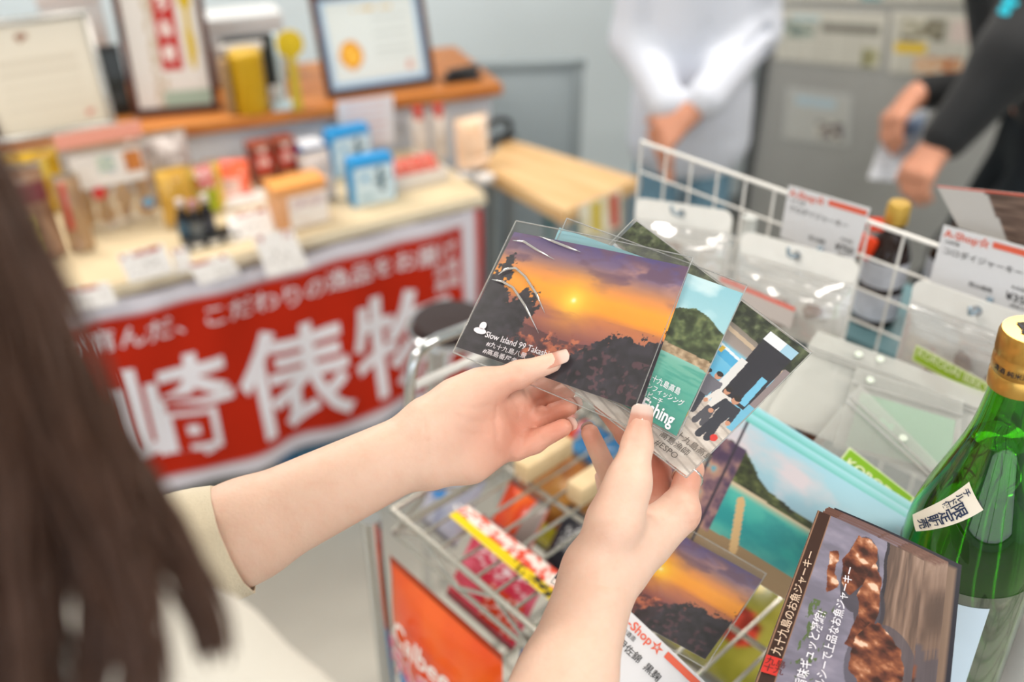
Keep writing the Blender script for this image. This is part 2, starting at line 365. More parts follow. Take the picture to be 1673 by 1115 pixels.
DZ = 0.74
dq = [onz(*p_, DZ) for p_ in ((785, 272), (922, 347), (1045, 292), (826, 226))]
dc = np.mean(dq, 0); DM = stand((dc[0], dc[1], 0), 136)
t = thing('wooden_desk', 'pale wooden desk in front of the grey partition', 'desk', DM)
poly = [tuple(loc(DM, q)[:2]) for q in dq]
m = MB(); m.add(prism(poly, DZ-0.03, DZ)); obj('desk_top', m, wood('pale_wood', '#c9a06c', '#e0bd8c', (2, 25, 25)), t)
for q in poly:
    m = MB(); m.add(tube([(q[0]*0.86, q[1]*0.8, 0), (q[0]*0.86, q[1]*0.8, DZ-0.03)], 0.017, 12)); obj('leg', m, mat('leg_grey', '#9aa1a4', 0.4, 0.5), t)
m = MB(); m.add(box(0.16, 0.012, 0.2, 0.003), T(0.02, 0.06, 0.60)); obj('drawer_front', m, mat('teal_panel', '#7fa6ad', 0.6, noise=0.05), t)

# grey display board with clippings
bq = at(1238, 120, 2.85); BM = stand((bq[0], bq[1], 0), 104)
t = thing('notice_board', 'tall grey board with newspaper clippings pinned behind the two people', 'notice board', BM)
m = MB(); m.add(box(1.7, 0.025, 1.9, 0.004), T(0.85, 0, 0.97)); obj('board', m, mat('board_grey', '#a3a3a0', 0.6, noise=0.06, nscale=10, bump=0.1), t)
m = MB()
for x in (0.012, 1.69): m.add(box(0.03, 0.045, 1.95, 0.004), T(x, 0, 0.975))
m.add(box(1.7, 0.045, 0.03, 0.004), T(0.85, 0, 1.935)); obj('board_frame', m, mat('board_frame', '#55585a', 0.45, 0.3), t)
bn = np.array(BM)[:3, 1]; bo = np.array(BM)[:3, 3] - bn*0.016
def clip_pic(seed, pics, heads, base='#cfcdc2'):
    def fn(U, V):
        a = flat(U, base); ln = (np.sin(V*150) > 0.2) & (U > 0.05) & (U < 0.95) & (V < 0.9); gaps = (np.abs(np.sin(U*22+seed)) > 0.12)
        a = fill(a, ln & gaps, '#a9a79e')
        for (u0, v0, u1, v1, c1, c2) in pics:
            k = rect(U, V, u0, v0, u1, v1); n = fbm(U*14, V*12, seed); im = ramp(n, [(0.25, c1), (0.5, c2), (0.75, '#d9d6c8')]); a = np.where(k[..., None], im, a)
        for (u0, v0, u1, v1, c) in heads: a = fill(a, rect(U, V, u0, v0, u1, v1), c)
        return a
    return fn
CLIPS = [('newspaper_clipping', 'newspaper clipping with a wide headline, left of the black-clad person', [(1270, 14), (1450, 22), (1437, 112), (1268, 97)], clip_pic(3, [(.05, .45, .34, .75, '#5a6a62', '#8d9a92'), (.83, .02, .97, .35, '#6a6a40', '#9a9770')], [(.42, .62, .95, .75, '#77756d'), (.12, .8, .4, .9, '#a9c0c4')])),
         ('newspaper_clipping', 'colourful flyer with a yellow bar pinned beside the black-clad person', [(1458, 18), (1640, 24), (1618, 128), (1452, 118)], clip_pic(9, [(.1, .55, .5, .9, '#5c574a', '#9a9580'), (.25, .0, .7, .28, '#a8623f', '#cf9a70')], [(.04, .34, .34, .5, '#dcb821'), (.55, .55, .95, .9, '#d2c2bb')])),
         ('pinned_notice', 'small white notice with a dark photo, lowest on the grey board', [(1286, 143), (1393, 157), (1386, 240), (1278, 226)], clip_pic(5, [(.5, .1, .9, .42, '#3a3337', '#77706f')], [(.15, .72, .75, .88, '#a8bcc6')], '#b4b6b4')),
         ('newspaper_clipping', 'strip of newsprint cut off by the upper edge of the photo', [(1280, -40), (1620, -30), (1610, 8), (1276, 2)], clip_pic(11, [(.4, .1, .5, .9, '#4f8b94', '#6d9fa6')], []))]
for nm, lb, q, pf in CLIPS:
    W4 = [onplane(*c, bo, bn) for c in q]; M = frame(np.mean(W4, 0), W4[1]-W4[0], W4[0]-W4[3])
    tag(obj(nm, slab([loc(M, c) for c in W4], 0.0008, pf, 60, 44), PAPER, None, 30, M), lb, 'clipping' if 'clip' in nm else 'notice', 'papers on the grey board')

# ------------------------------------------------------------------ display table with the red banner
TZ = 0.74
R0 = onz(778, 318, TZ); L0 = onz(80, 490, TZ); th = math.degrees(math.atan2(R0[0]-L0[0], R0[1]-L0[1]))
TM = stand((R0[0], R0[1], 0), th)          # x runs to the right along the front edge, y away from the camera
TU = np.array(TM)[:3, 0]; TV = np.array(TM)[:3, 1]
t = thing('display_table', 'long display table with a cream top covered in snacks', 'table', TM)
a0, a1 = loc(TM, A0), loc(TM, A1)
def back_y(x): return a0[1] + (a1[1]-a0[1])*(x-a0[0])/(a1[0]-a0[0]) + 0.02
m = MB(); m.add(prism([(0.02, 0.0), (0.02, back_y(0.02)), (-1.25, back_y(-1.25)), (-1.25, 0)], TZ-0.03, TZ)); obj('table_top', m, mat('cream_top', '#d8c6a4', 0.5, noise=0.05, nscale=8), t)
m = MB(); m.add(box(1.27, 0.006, 0.022), T(-0.615, -0.005, TZ-0.014)); obj('front_edge', m, mat('cream_edge', '#e4d8be', 0.5), t)
for x, y in ((-0.02, 0.05), (-0.02, 0.25), (-1.2, 0.05), (-1.2, 0.5)):
    m = MB(); m.add(tube([(x, y, 0), (x, y, TZ-0.03)], 0.016, 12)); obj('leg', m, mat('leg_grey'), t)
# banner hanging from the front edge
BW, BH = 1.27, 0.485
bt = thing('shop_banner', 'red cloth banner with big white characters hanging from the display table', 'banner', np.array(TM) @ T(0.0, -0.014, TZ-0.025))
def ban_y(x, z): return -0.010 - 0.006*math.sin(x*9) - 0.012*math.sin(x*23+z*7)*min(1, -z*3) - 0.004*math.sin(x*41-z*13)
U, V = uv(120, 36); X = -(1-U)*BW; Z = (V-1)*BH
Y = -0.010 - 0.006*np.sin(X*9) - 0.012*np.sin(X*23+Z*7)*np.minimum(1, -Z*3) - 0.004*np.sin(X*41-Z*13)
a = flat(U, '#b32408')
edge = (X > -0.012); a = fill(a, (X > -0.045) & ~edge, '#d9d5df'); a = fill(a, (V > 0.93) & (X < -0.012), '#d9d5df'); a = fill(a, (V < 0.07), '#d3cdd4'); a = fill(a, edge, '#b32408')
m = MB(); m.add(grid(np.stack([X, Y, Z], -1)), col=lin(a).reshape(-1, 3)); g, f = grid(np.stack([X, Y+0.0015, Z], -1)); m.add((g, [q[::-1] for q in f]), col='#8a1c08')
obj('cloth', m, mat('banner_cloth', vc=True, rough=0.75, spec=0.2, bump=0.1, bscale=500), bt)
WHITE = mat('white_print', '#e6e2e8', 0.6); 
def ban_text(m, s, size, x, z, bold, sx=1.0, **k):
    m.add(warp(finer(text_geo(s, size, bold, sx=sx, res=3, **k), .02), lambda a, b, c: (x+a, ban_y(x+a, z+b)-0.0015, z+b)))
m = MB()
for ch, x, sx in (('長', -1.12, 0.86), ('崎', -0.855, 0.88), ('俵', -0.595, 0.88), ('物', -0.335, 0.9)): ban_text(m, ch, 0.285, x, -0.395, 0.018, sx)
ban_text(m, '豊かな海が育んだ、こだわりの逸品をお届け', 0.052, -1.12, -0.1, 0.007, 1.02)
ban_text(m, '水産\n長崎', 0.036, -0.128, -0.14, 0.006, 1.0, ls=1.1)
obj('lettering', m, WHITE, bt, 0)
# ------------------------------------------------------------------ things on the counter ledge
LN = 0.881
def framed(name, label, bl, br, tl, tr, lean, z, pic, fm, fw, nu=40, nv=40, mountc=None, glass=True):
    """framed certificate standing on a level z and leaning back"""
    b0, b1 = onz(*bl, z), onz(*br, z); x = unit(b1-b0); back = np.array([-x[1], x[0], 0]); up = unit(np.array([0, 0, 1])*math.cos(lean)+back*math.sin(lean)); n = np.cross(x, up)
    q = [onplane(*tl, b0, n), onplane(*tr, b0, n), b1, b0]; M = frame((b0+b1)/2 + np.array([0, 0, .0095*math.sin(lean)+.0012]), b1-b0, up); L = [loc(M, c) for c in q]
    W = (np.linalg.norm(L[1]-L[0])+np.linalg.norm(L[2]-L[3]))/2; H = (L[0][1]+L[1][1])/2
    t = thing(name, label, 'frame', M); m = MB()
    m.add(box(W, fw, 0.018, 0.002), T(0, fw/2, 0)); m.add(box(W, fw, 0.018, 0.002), T(0, H-fw/2, 0))
    for s in (-1, 1): m.add(box(fw, H-fw*2, 0.018, 0.002), T(s*(W/2-fw/2), H/2, 0))
    obj('frame_moulding', m, fm, t)
    w, h = W/2-fw, H-2*fw
    obj('certificate', slab([(-w, H-fw, 0.002), (w, H-fw, 0.002), (w, fw, 0.002), (-w, fw, 0.002)], 0.006, pic, nu, nv), PAPER, t)
    m = MB(); m.add(box(W*0.25, H*0.6, 0.004), T(0, H*0.48, -0.014)); obj('easel_back', m, mat('easel_black', '#25211f', 0.7), t)
    return t
DARKW = wood('dark_frame', '#3a1a12', '#5a2b1c', (4, 30, 30), 0.5)
SILV = mat('silver_frame', '#c9c6c0', 0.25, 0.85)
def cert_l(U, V):
    a = ramp(V, [(0, '#d6cdbb'), (1, '#ddd6c8')]); a = fill(a, ell(U, V, .42, .88, .05, .035), '#8d5b44')
    a = fill(a, (np.sin(V*60) > 0.6) & (V < .75) & (V > .2) & (np.abs(U-.5) < .36), '#cdc4b4'); a = fill(a, ell(U, V, .84, .12, .035, .025), '#c46a5a'); return fill(a, (np.abs(U-.5) > .485) | (np.abs(V-.5) > .485), '#b8b2a6')
def cert_m(U, V):
    a = flat(U, '#d8d2cc'); a = fill(a, (np.abs(U-.36) < .1) & (fbm(U*30, V*30, 5) > .48), '#bfae98'); a = fill(a, rect(U, V, .40, .22, .68, 1), '#b5231f')
    for k in range(5): a = fill(a, ell(U, V, .54, .32+.155*k, .085, .052) & (fbm(U*26, V*40, 7+k) > .4), '#e6dcd6')
    a = fill(a, ell(U, V, .84, .66, .09, .09) | ell(U, V, .83, .36, .06, .14) | rect(U, V, .8, .4, .88, .7), '#c9a81c'); a = fill(a, (V < .1) & (U > .35), '#9fb0a0'); return a
def cert_r(U, V):
    a = flat(U, '#9fbcd6'); a = fill(a, rect(U, V, .06, .07, .94, .94), '#d3dad9')
    a = fill(a, rect(U, V, .32, .82, .72, .87) & (fbm(U*50, V*8, 2) > .42), '#cfae6a'); a = fill(a, (np.sin(V*70) > .5) & rect(U, V, .5, .3, .86, .78), '#c3cac9')
    a = fill(a, ell(U, V, .25, .36, .115, .16), '#d58a17'); a = fill(a, ell(U, V, .25, .36, .085, .12) & (fbm(U*18, V*18, 4) > .5), '#edb648'); a = fill(a, ell(U, V, .82, .18, .035, .05), '#cf9d92'); return a
framed('certificate_frame', 'cream certificate in a slim silver frame at the far left of the counter', (-12, 242), (198, 206), (-70, 34), (132, 22), 0.25, LN, cert_l, SILV, 0.012)
framed('certificate_frame', 'tall dark framed print with a red vertical strip, standing between two certificates', (218, 192), (362, 180), (172, -110), (318, -124), 0.2, LN, cert_m, DARKW, 0.014, 44, 80)
framed('certificate_frame', 'dark framed award with a gold medal seal and pale blue mount', (534, 163), (712, 137), (484, -8), (668, -26), 0.32, LN, cert_r, DARKW, 0.014, 60, 50)
def ledge_box(name, label, cat, px, py, wpx, hpx, dep, col, rough=0.5, dy=0.0, parts=None, rz=0.0, m0=None):
    q = onz(px, py, LN); d = np.dot(q-CAM, FW); s = d/FPX; W = wpx*s; H = hpx*s/0.93; M = np.array(CM); M = M.copy(); M[:3, 3] = q
    M = M @ T(0, dy, 0, rz=rz); return q, W, H, M
def simple_box(name, label, cat, M, W, D, H, faces, bevel=0.002, group=None, pic=None):
    """carton: body plus printed front panel"""
    t = thing(name, label, cat, M, group); m = MB(); m.add(box(W, D, H, bevel), T(0, D/2, H/2)); obj('carton', m, mat('carton_'+faces, faces, 0.4, noise=0.04), t)
    if pic: obj('printed_front', slab([(-W/2+.001, -0.0006, H-.001), (W/2-.001, -0.0006, H-.001), (W/2-.001, -0.0006, .001), (-W/2+.001, -0.0006, .001)], 0.0, pic, 24, 24), PRINT, t)
    return t
BLK = mat('black_plastic', '#1b1c1e', 0.35); CLEAR = film('acrylic', haze=0.06, gloss=0.12)
# yellow can, rosette, dark photo frames, acrylic stand, white slips behind the frames
q, W, H, M = ledge_box('', '', '', 413, 180, 52, 90, .05, ''); t = thing('yellow_tin', 'tall yellow tin with a tan side standing between two frames', 'tin', M)
m = MB(); m.add(lathe([(W*.5, 0), (W*.52, .004), (W*.52, H*.97), (W*.46, H)], 28)); obj('tin_body', m, mat('tin_yellow', '#c9a019', 0.35, 0.2), t)
m = MB(); m.add(box(W*.22, W*.5, H*.9, .004), T(-W*.66, 0.0, H*.45)); obj('tan_side', m, mat('tan_card', '#a5855c', 0.6), t)
for (px, py, w, h, lb) in ((432, 172, 92, 92, 'black photo frame behind the yellow tin'), (195, 205, 50, 105, 'black photo frame behind the cream certificate')):
    q, W, H, M = ledge_box('', '', '', px, py, w, h, 0, ''); t = thing('photo_frame', lb, 'frame', M @ T(0, 0.07, 0, rx=-0.12))
    m = MB(); m.add(box(W, .012, H, .002), T(0, 0, H/2)); obj('black_frame', m, BLK, t); m = MB(); m.add(box(W*.84, .002, H*.82), T(0, -.0075, H/2)); obj('dark_photo', m, mat('dark_photo', '#2a302e', 0.15, noise=.5, nscale=25), t)
q, W, H, M = ledge_box('', '', '', 482, 172, 40, 120, 0, ''); t = thing('rosette', 'yellow rosette with a ribbon on a slim stand left of the gold seal award', 'rosette', M @ T(0, -.036, 0))
m = MB()
for k in range(12): a = k*math.pi/6; m.add(lathe([(.001, -.004), (.011, -.003), (.011, .003), (.001, .004)], 10), T(.02*math.cos(a), 0, H*.82+.02*math.sin(a), rx=1.57))
m.add(lathe([(.016, -.006), (.018, 0), (.012, .007)], 18), T(0, 0, H*.82, rx=1.57)); obj('rosette_head', m, mat('rosette_yellow', '#d2b51c', 0.5), t)
m = MB(); m.add(prism([(-.012, 0), (.012, 0), (.009, H*.75), (-.009, H*.75)], -.002, .002), T(rx=1.57)); obj('ribbon', m, mat('ribbon_yellow', '#bfa62f', 0.6), t)
q, W, H, M = ledge_box('', '', '', 466, 176, 22, 110, 0, ''); t = thing('acrylic_stand', 'clear acrylic stand with a white tray beside the yellow rosette', 'stand', M)
m = MB(); m.add(box(.012, .03, H, .002), T(0, .01, H/2)); m.add(box(.06, .06, .006, .002), T(0, .01, .003)); obj('acrylic_post', m, mat('bright_acrylic', '#cfe3ea', 0.1, 0.3), t)
m = MB(); m.add(box(.10, .016, .016, .003), T(-.072, .064, H*.78)); obj('white_tray', m, mat('tray_white', '#dcd6d0', 0.4), t)
m = MB(); m.add(box(.036, .016, H*.22, .003), T(-.006, .05, H*.11)); obj('white_base', m, mat('tray_white'), t)
for (px, py, w, h, lb, rz) in ((420, 60, 160, 130, 'white paper box behind the dark framed print', .03), (150, 100, 90, 130, 'white paper box behind the cream certificate', -.05)):
    q = onz(px, 190, LN) + np.array(CM)[:3, 1]*.245; d = np.dot(q-CAM, FW); W = w*d/FPX; t = thing('paper_box', lb, 'box', np.array(stand(q, hd)) @ T(rz=rz)); m = MB(); m.add(box(W, .1, .14 if px > 300 else .2, .003), T(0, .05, .07 if px > 300 else .1)); obj('box_body', m, mat('paper_white', '#c9cdd0', 0.6, noise=.08), t)
    m = MB(); m.add(box(W*1.02, .104, .03, .002), T(0, .05, .145 if px > 300 else .205)); obj('box_lid', m, mat('paper_lid', '#d7d9da', 0.6), t)
q = onz(755, 131, LN); M = stand(q, hd); t = thing('stapler', 'small black stapler lying at the right end of the ledge', 'stapler', M)
m = MB(); m.add(box(.095, .034, .012, .004), T(0, 0, .006)); obj('stapler_base', m, BLK, t); m = MB(); m.add(box(.085, .026, .016, .006), T(.003, 0, .024, ry=-.08)); obj('stapler_arm', m, BLK, t)
# notice taped to the counter's face
nq = [onplane(*c, np.array(CM)[:3, 3]-np.array(CM)[:3, 1]*.004, np.array(CM)[:3, 1]) for c in ((550, 166), (642, 154), (645, 235), (556, 246))]
M = frame(np.mean(nq, 0), nq[1]-nq[0], nq[0]-nq[3])
tag(obj('paper_notice', slab([loc(M, c) for c in nq], .0005, lambda U, V: fill(flat(U, '#dfdde2'), (np.sin(V*45) > .3) & (np.abs(U-.5) < .36), '#dcc3c6'), 24, 24), PAPER, None, 30, M), 'white paper notice taped under the orange ledge', 'notice')

# ------------------------------------------------------------------ snacks on the display table
def tb(px, py, rz=0.0, z=TZ+0.001):
    q = onz(px, py, z); d = np.dot(q-CAM, FW); M = np.array(TM).copy(); M[:3, 3] = q; return M @ T(rz=rz), d/FPX
def sp(c1, c2, seed=0, sc=8, lab=None):
    def fn(U, V):
        a = ramp(fbm(U*sc, V*sc, seed), [(.3, c1), (.65, c2)])
        for l in (lab or []):
            k = rect(U, V, *l[:4]) if l[5] == 'r' else ell(U, V, *l[:4]); a = fill(a, k, l[4])
            if len(l) > 6: a = fill(a, k & (fbm(U*24, V*34, seed+3) > .58), l[6])
        return a
    return fn
FOIL = GLOSSPRINT; CB = film('snack_film', haze=.12, gloss=.08, bump=.5, bscale=25)
def snack_bag(name, label, px, py, wpx, hpx, D, pic, rz=0, lean=0.1, mt=None, group=None, back='#cfc7ba', **k):
    M, s = tb(px, py, rz); t = thing(name, label, 'snack', M, group); W = wpx*s; H = hpx*s/.95
    obj('packet', bag(W, H, D, 28, 36, pic, back, seed=px, base=.9, **k), mt or FOIL, t, 180, T(0, 0, D*.56*math.sin(lean), rx=-lean)); return t, W, H
# big clear bag of rice crackers under a salmon header card
M, s = tb(195, 362); W = 128*s; H = 162*s; t = thing('cracker_bag', 'clear bag of round golden crackers under a salmon header card', 'snack', M)
obj('clear_film', bag(W, H*.86, .07, 20, 24, None, '#ddd8d2', seed=3, base=.8), CB, t, 180)
rng = random.Random(4)
for k in range(16):
    m = MB(); m.add(lathe([(.001, -.006), (.017, -.005), (.021, 0), (.017, .005), (.001, .006)], 14)); obj('cracker', m, mat('cracker', '#c98f3f', .7, noise=.4, nscale=60, bump=.4), t, 60, T(-W*.36+W*.24*(k % 4), -.012+.012*rng.random(), .028+.026*(k//4), rx=1.2+.5*rng.random(), rz=rng.random()))
obj('header_card', slab([(-W*.5, -.012, H), (W*.5, -.012, H), (W*.5, -.016, H*.86), (-W*.5, -.016, H*.86)], .004, lambda U, V: flat(U, '#e39a86'), 4, 4), PRINT, t)
obj('product_label', slab([(-W*.42, -.04, H*.8), (W*.4, -.04, H*.8), (W*.42, -.045, H*.48), (-W*.42, -.045, H*.48)], .001, sp('#d9d2cd', '#e3dcd6', 2, 6, [(.35, .4, .62, .9, '#c6cdb6', 'r', '#7f96a8'), (.74, .3, .98, .9, '#c57b3a', 'r', '#a55a28')]), 30, 20), PRINT, t)
m = MB(); m.add(lathe([(.001, 0), (.013, .001), (.013, .003), (.001, .004)], 18)); obj('red_seal', m, mat('seal_red', '#c92d2d', .4), t, 40, T(-W*.18, -.047, H*.43, rx=1.57))
m = MB(); m.add(lathe([(.001, 0), (.012, .001), (.012, .003), (.001, .004)], 18)); obj('blue_seal', m, mat('seal_blue', '#6fa6cc', .4), t, 40, T(W*.36, -.04, H*.22, rx=1.57))
snack_bag('snack_packet', 'mustard yellow packet at the back left behind the cracker bag', 70, 348, 92, 100, .04, sp('#a8800f', '#cfa62a', 5, 7, [(.2, .55, .8, .8, '#d7bd5c', 'r')]))
snack_bag('snack_packet', 'brown translucent packet with a maroon band at the left front of the table', 44, 432, 126, 150, .06, sp('#7c5a44', '#a07c62', 8, 6, [(0, .62, 1, .82, '#6e2f33', 'r'), (.15, .08, .72, .5, '#b0a05a', 'r', '#6d6a2c')]), rz=.1)
snack_bag('snack_packet', 'tall brown packet with a red stripe left of the cracker bag', 136, 408, 40, 120, .04, sp('#8a6a50', '#a98863', 9, 6, [(.2, .3, .45, .9, '#b0382a', 'r')]), rz=-.2)
snack_bag('snack_packet', 'crumpled pale grey packet beside the salmon header bag', 290, 330, 70, 108, .06, sp('#a89c98', '#d6cbc6', 12, 9), wr=.5)
snack_bag('snack_packet', 'golden brown packet behind the three dark sauce bottles', 298, 366, 52, 92, .05, sp('#b98a2e', '#dcae4a', 13, 5, [(.2, .2, .8, .5, '#c8993c', 'r')]))
snack_bag('snack_packet', 'yellow and green packet with a red and white crest', 345, 345, 54, 76, .04, sp('#cda63a', '#e0c25a', 14, 5, [(.2, .0, .75, .5, '#9cab1d', 'r'), (.2, .5, .75, .95, '#c43a35', 'r', '#efe3de')]))
snack_bag('snack_packet', 'orange red packet lying against the brick patterned cartons', 376, 328, 70, 60, .03, sp('#e4472a', '#ef6f49', 15, 5, [(.3, .05, .8, .45, '#f1cfc2', 'r')]), rz=-.35, lean=.5)
# three dark sauce bottles
for i, (px, py, lb) in enumerate(((306, 392, 'small dark sauce bottle, left one of three on the table edge'), (326, 394, 'small dark sauce bottle, middle one of three on the table edge'), (344, 385, 'small dark sauce bottle, right one of three on the table edge'))):
    M, s = tb(px, py); t = thing('sauce_bottle', lb, 'bottle', M, 'small sauce bottles'); r = 11*s; H = 72*s
    m = MB(); m.add(lathe([(r*.9, 0), (r, .003), (r, H*.6), (r*.45, H*.78), (r*.42, H*.86)], 20)); obj('bottle_body', m, mat('dark_sauce', '#1d1a1c', .15), t)
    m = MB(); m.add(lathe([(r*.55, H*.84), (r*.58, H*.85), (r*.58, H*.99), (r*.5, H)], 18)); obj('cap', m, mat('cap_%d' % (i % 2), ('#d9cdc8', '#b98894')[i % 2], .4), t)
    m = MB(); m.add(lathe([(r*1.02, H*.14), (r*1.02, H*.5)], 20, False)); obj('label', m, mat('sauce_label_%d' % i, ('#4a6b82', '#7b7f80', '#595a62')[i], .5, noise=.6, nscale=80), t)
# brick patterned chocolate cartons with rounded red labels, a 2 x 2 group
def brickpic(U, V):
    r = np.floor(V*9); a = flat(U, '#7b2f22'); return fill(a, (np.abs((V*9) % 1-.5) > .4) | (np.abs((U*5+.5*(r % 2)) % 1-.5) > .43), '#b06a55')
def chocpic(U, V):
    a = brickpic(U, V); a = fill(a, ell(U, V, .5, .62, .42, .26), '#c62a1e'); a = fill(a, rect(U, V, .22, .54, .78, .72) & (fbm(U*16, V*16, 2) > .4), '#eee0da'); a = fill(a, ell(U, V, .5, .97, .22, .12), '#d8c9c2'); return fill(a, ell(U, V, .5, .15, .3, .14), '#b88d62')
for px, py, lb in ((437, 305, 'brick patterned carton with a red label, left one of the front pair'), (475, 296, 'brick patterned carton with a red label, right one of the front pair'), (418, 262, 'brick patterned carton, left one of the rear pair'), (458, 252, 'brick patterned carton, right one of the rear pair')):
    M, s = tb(px, py); W = 35*s; H = 68*s; t = simple_box('snack_carton', lb, 'carton', M, W, .055, H, '#6d2a20', group='brick patterned cartons', pic=chocpic)
    obj('printed_top', slab([(-W/2, .054, H+.0006), (W/2, .054, H+.0006), (W/2, .001, H+.0006), (-W/2, .001, H+.0006)], 0, brickpic, 24, 24), PRINT, t)
# blue and white cartons
def bluepic(U, V):
    a = flat(U, '#cfe3ee'); a = fill(a, V > .86, '#1f8fd0'); a = fill(a, (U < .06) | (U > .97), '#4ba5da'); a = fill(a, ell(U, V, .3, .62, .08, .07), '#4aa3d6'); a = fill(a, seg(U, V, (.66, .75), (.7, .3), .06) | seg(U, V, (.55, .5), (.82, .58), .04), '#536d7d'); return fill(a, rect(U, V, .15, .12, .5, .24), '#a9c4d2')
for px, py, w, h, lb, rz in ((578, 285, 70, 76, 'blue topped white carton standing at the back of the table', .05), (613, 333, 74, 78, 'blue topped white carton nearest the table edge', -.05)):
    M, s = tb(px, py, rz); simple_box('snack_carton', lb, 'carton', M, w*s, .04, h*s, '#2190d2', group='blue topped cartons', pic=bluepic)
M, s = tb(521, 300, 0); simple_box('display_tray', 'dark blue display tray with a white flap behind the blue cartons', 'tray', M, 40*s, .06, 62*s, '#175a97', pic=lambda U, V: fill(sp('#1a5c9c', '#2a70b0', 3, 4)(U, V), (U+V*1.6 < .9), '#c9c5c6'))
m = MB(); M2 = M @ T(0, .03, 62*s+.003)
tag(obj('white_flap', slab([(-.026, .03, 0), (.026, .03, 0), (.026, -.03, 0), (-.026, -.03, 0)], .002, lambda U, V: flat(U, '#dfe2ea'), 3, 3), PRINT, None, 30, M2), 'white folded card lying on the dark blue display tray', 'card')
# orange lidded container
M, s = tb(500, 372, .05); W = 88*s; H = 78*s; t = thing('lidded_tub', 'orange tub with a white paper label near the table edge', 'tub', M)
m = MB(); m.add(box(W, .06, H*.86, .008), T(0, .03, H*.43)); obj('tub_body', m, mat('tub_peach', '#e0a678', .4, noise=.08), t)
m = MB(); m.add(box(W*1.04, .064, H*.16, .006), T(0, .03, H*.92)); obj('lid', m, mat('lid_orange', '#eaa055', .35), t)
obj('paper_label', slab([(-W*.28, -.001, H*.74), (W*.48, -.001, H*.74), (W*.48, -.001, H*.04), (-W*.28, -.001, H*.04)], .0006, sp('#e8dcd4', '#f0e8e2', 4, 5, [(.05, .62, .9, .9, '#e7d3cb', 'r', '#a98aa0')]), 26, 26), PRINT, t)
snack_bag('snack_packet', 'grey clear packet slumped between the tub and the blue cartons', 526, 328, 54, 76, .035, sp('#b5a9a4', '#d3c9c4', 21, 5), rz=.05, lean=.2, wr=.4)
# white tray of red mesh sweets along the right of the table
M, s = tb(688, 306, 0); t = thing('sweet_tray', 'white front lip of a tray holding red mesh sweets', 'tray', M); W = 100*s
m = MB(); m.add(box(W, .004, .035, .001), T(0, 0, .0175)); m.add(box(W, .08, .004, .001), T(0, .04, .002)); m.add(box(.004, .08, .025, .001), T(-W/2, .04, .0125)); m.add(box(.004, .08, .025, .001), T(W/2, .04, .0125)); obj('tray_body', m, mat('tray_white'), t)
for k in range(4):
    tag(obj('sweet_packet', bag(.030, .05, .022, 12, 14, sp('#b93a2e', '#dd7a68', k, 9), '#b93a2e', seed=k), FOIL, None, 180, M @ T(-W*.34+W*.226*k, .022, .020, rx=-.9)), 'red mesh sweet packet lying in the white tray', 'sweet', 'red mesh sweets')
# clear packets with red tops and the peach pouch
for k, (px, py) in enumerate(((690, 262), (722, 258))):
    t, W, H = snack_bag('snack_packet', ('white packet with a red tie, left one beside the peach pouch', 'white packet with a red tie, right one touching the peach pouch')[k], px, py, 28, 74, .03, sp('#cdbfb4', '#e0d6cc', 31+k, 8), group='red tied packets')
    m = MB(); m.add(lathe([(.006, 0), (.012, .008), (.009, .02), (.014, .032)], 14)); obj('red_tie', m, mat('tie_red', '#c0392f', .5), t, 40, T(0, .01, H*.82))
snack_bag('snack_packet', 'peach coloured upright pouch at the right end of the table', 774, 272, 60, 80, .05, sp('#efc5a2', '#f4d3b6', 33, 4, [(.72, .1, .95, .9, '#ead9c8', 'r')]), mt=PRINT)
M, s = tb(812, 232, .2); t = thing('tape_dispenser', 'black tape dispenser on the desk behind the peach pouch', 'tape dispenser', M)
m = MB(); m.add(tube([(.045*math.cos(a), .0, .03+.026*math.sin(a)) for a in np.linspace(0, 2*math.pi, 24, endpoint=False)], .008, 10, True)); obj('tape_ring', m, BLK, t); m = MB(); m.add(box(.11, .03, .012, .004), T(0, 0, .006)); obj('dispenser_base', m, BLK, t)
M, s = tb(352, 402, .02); t = thing('display_tray', 'low black tray with white labels right of the sauce bottles', 'tray', M); m = MB(); m.add(box(88*s, .05, .016, .003), T(0, .025, .008)); obj('tray_body', m, BLK, t)
for k in range(3): m = MB(); m.add(box(.02, .001, .011), T((k-1)*.034, -.001, .008)); obj('label', m, mat('label_white', '#dedbd4', .6, noise=.03), t)
# price cards
def tagcard(label, q4, lean, seed, z=None, front=False, group='price cards on the table'):
    c = [np.asarray(v) for v in q4]; M = frame((c[3]+c[2])/2, c[2]-c[3], c[0]-c[3])
    o = obj('price_card', slab([loc(M, v) for v in c], .0012, lambda U, V: fill(fill(flat(U, '#e9e5e2'), rect(U, V, .05, .82, .9, .95) & (fbm(U*8, V*3, seed) > .45), '#a8382f'), rect(U, V, .1, .15, .9, .62) & (fbm(U*18, V*14, seed) > .62), '#bdb7b4'), 26, 20), PAPER, None, 30, M)
    return tag(o, label, 'price card', group)
FN = TV
def front_plane(off): return np.array(TM)[:3, 3] - TV*off + np.array([0, 0, TZ])
def hang(px4, label, off, seed, tilt=0.35):
    n = unit(-TV*math.cos(tilt)+np.array([0, 0, 1])*math.sin(tilt)); p0 = front_plane(off); return tagcard(label, [onplane(*c, p0, n) for c in px4], 0, seed)
hang([(412, 386), (478, 374), (504, 436), (438, 453)], 'white price card hanging lowest over the banner, below the orange tub', .05, 1)
hang([(304, 432), (372, 414), (393, 445), (328, 467)], 'white price card on the table edge below the sauce bottles', .05, 2)
hang([(190, 418), (266, 398), (286, 444), (212, 462)], 'white price card with a red heading left of the sauce bottles', .05, 3)
hang([(92, 478), (176, 460), (194, 496), (104, 514)], 'white price card at the left end of the table edge', .05, 4)
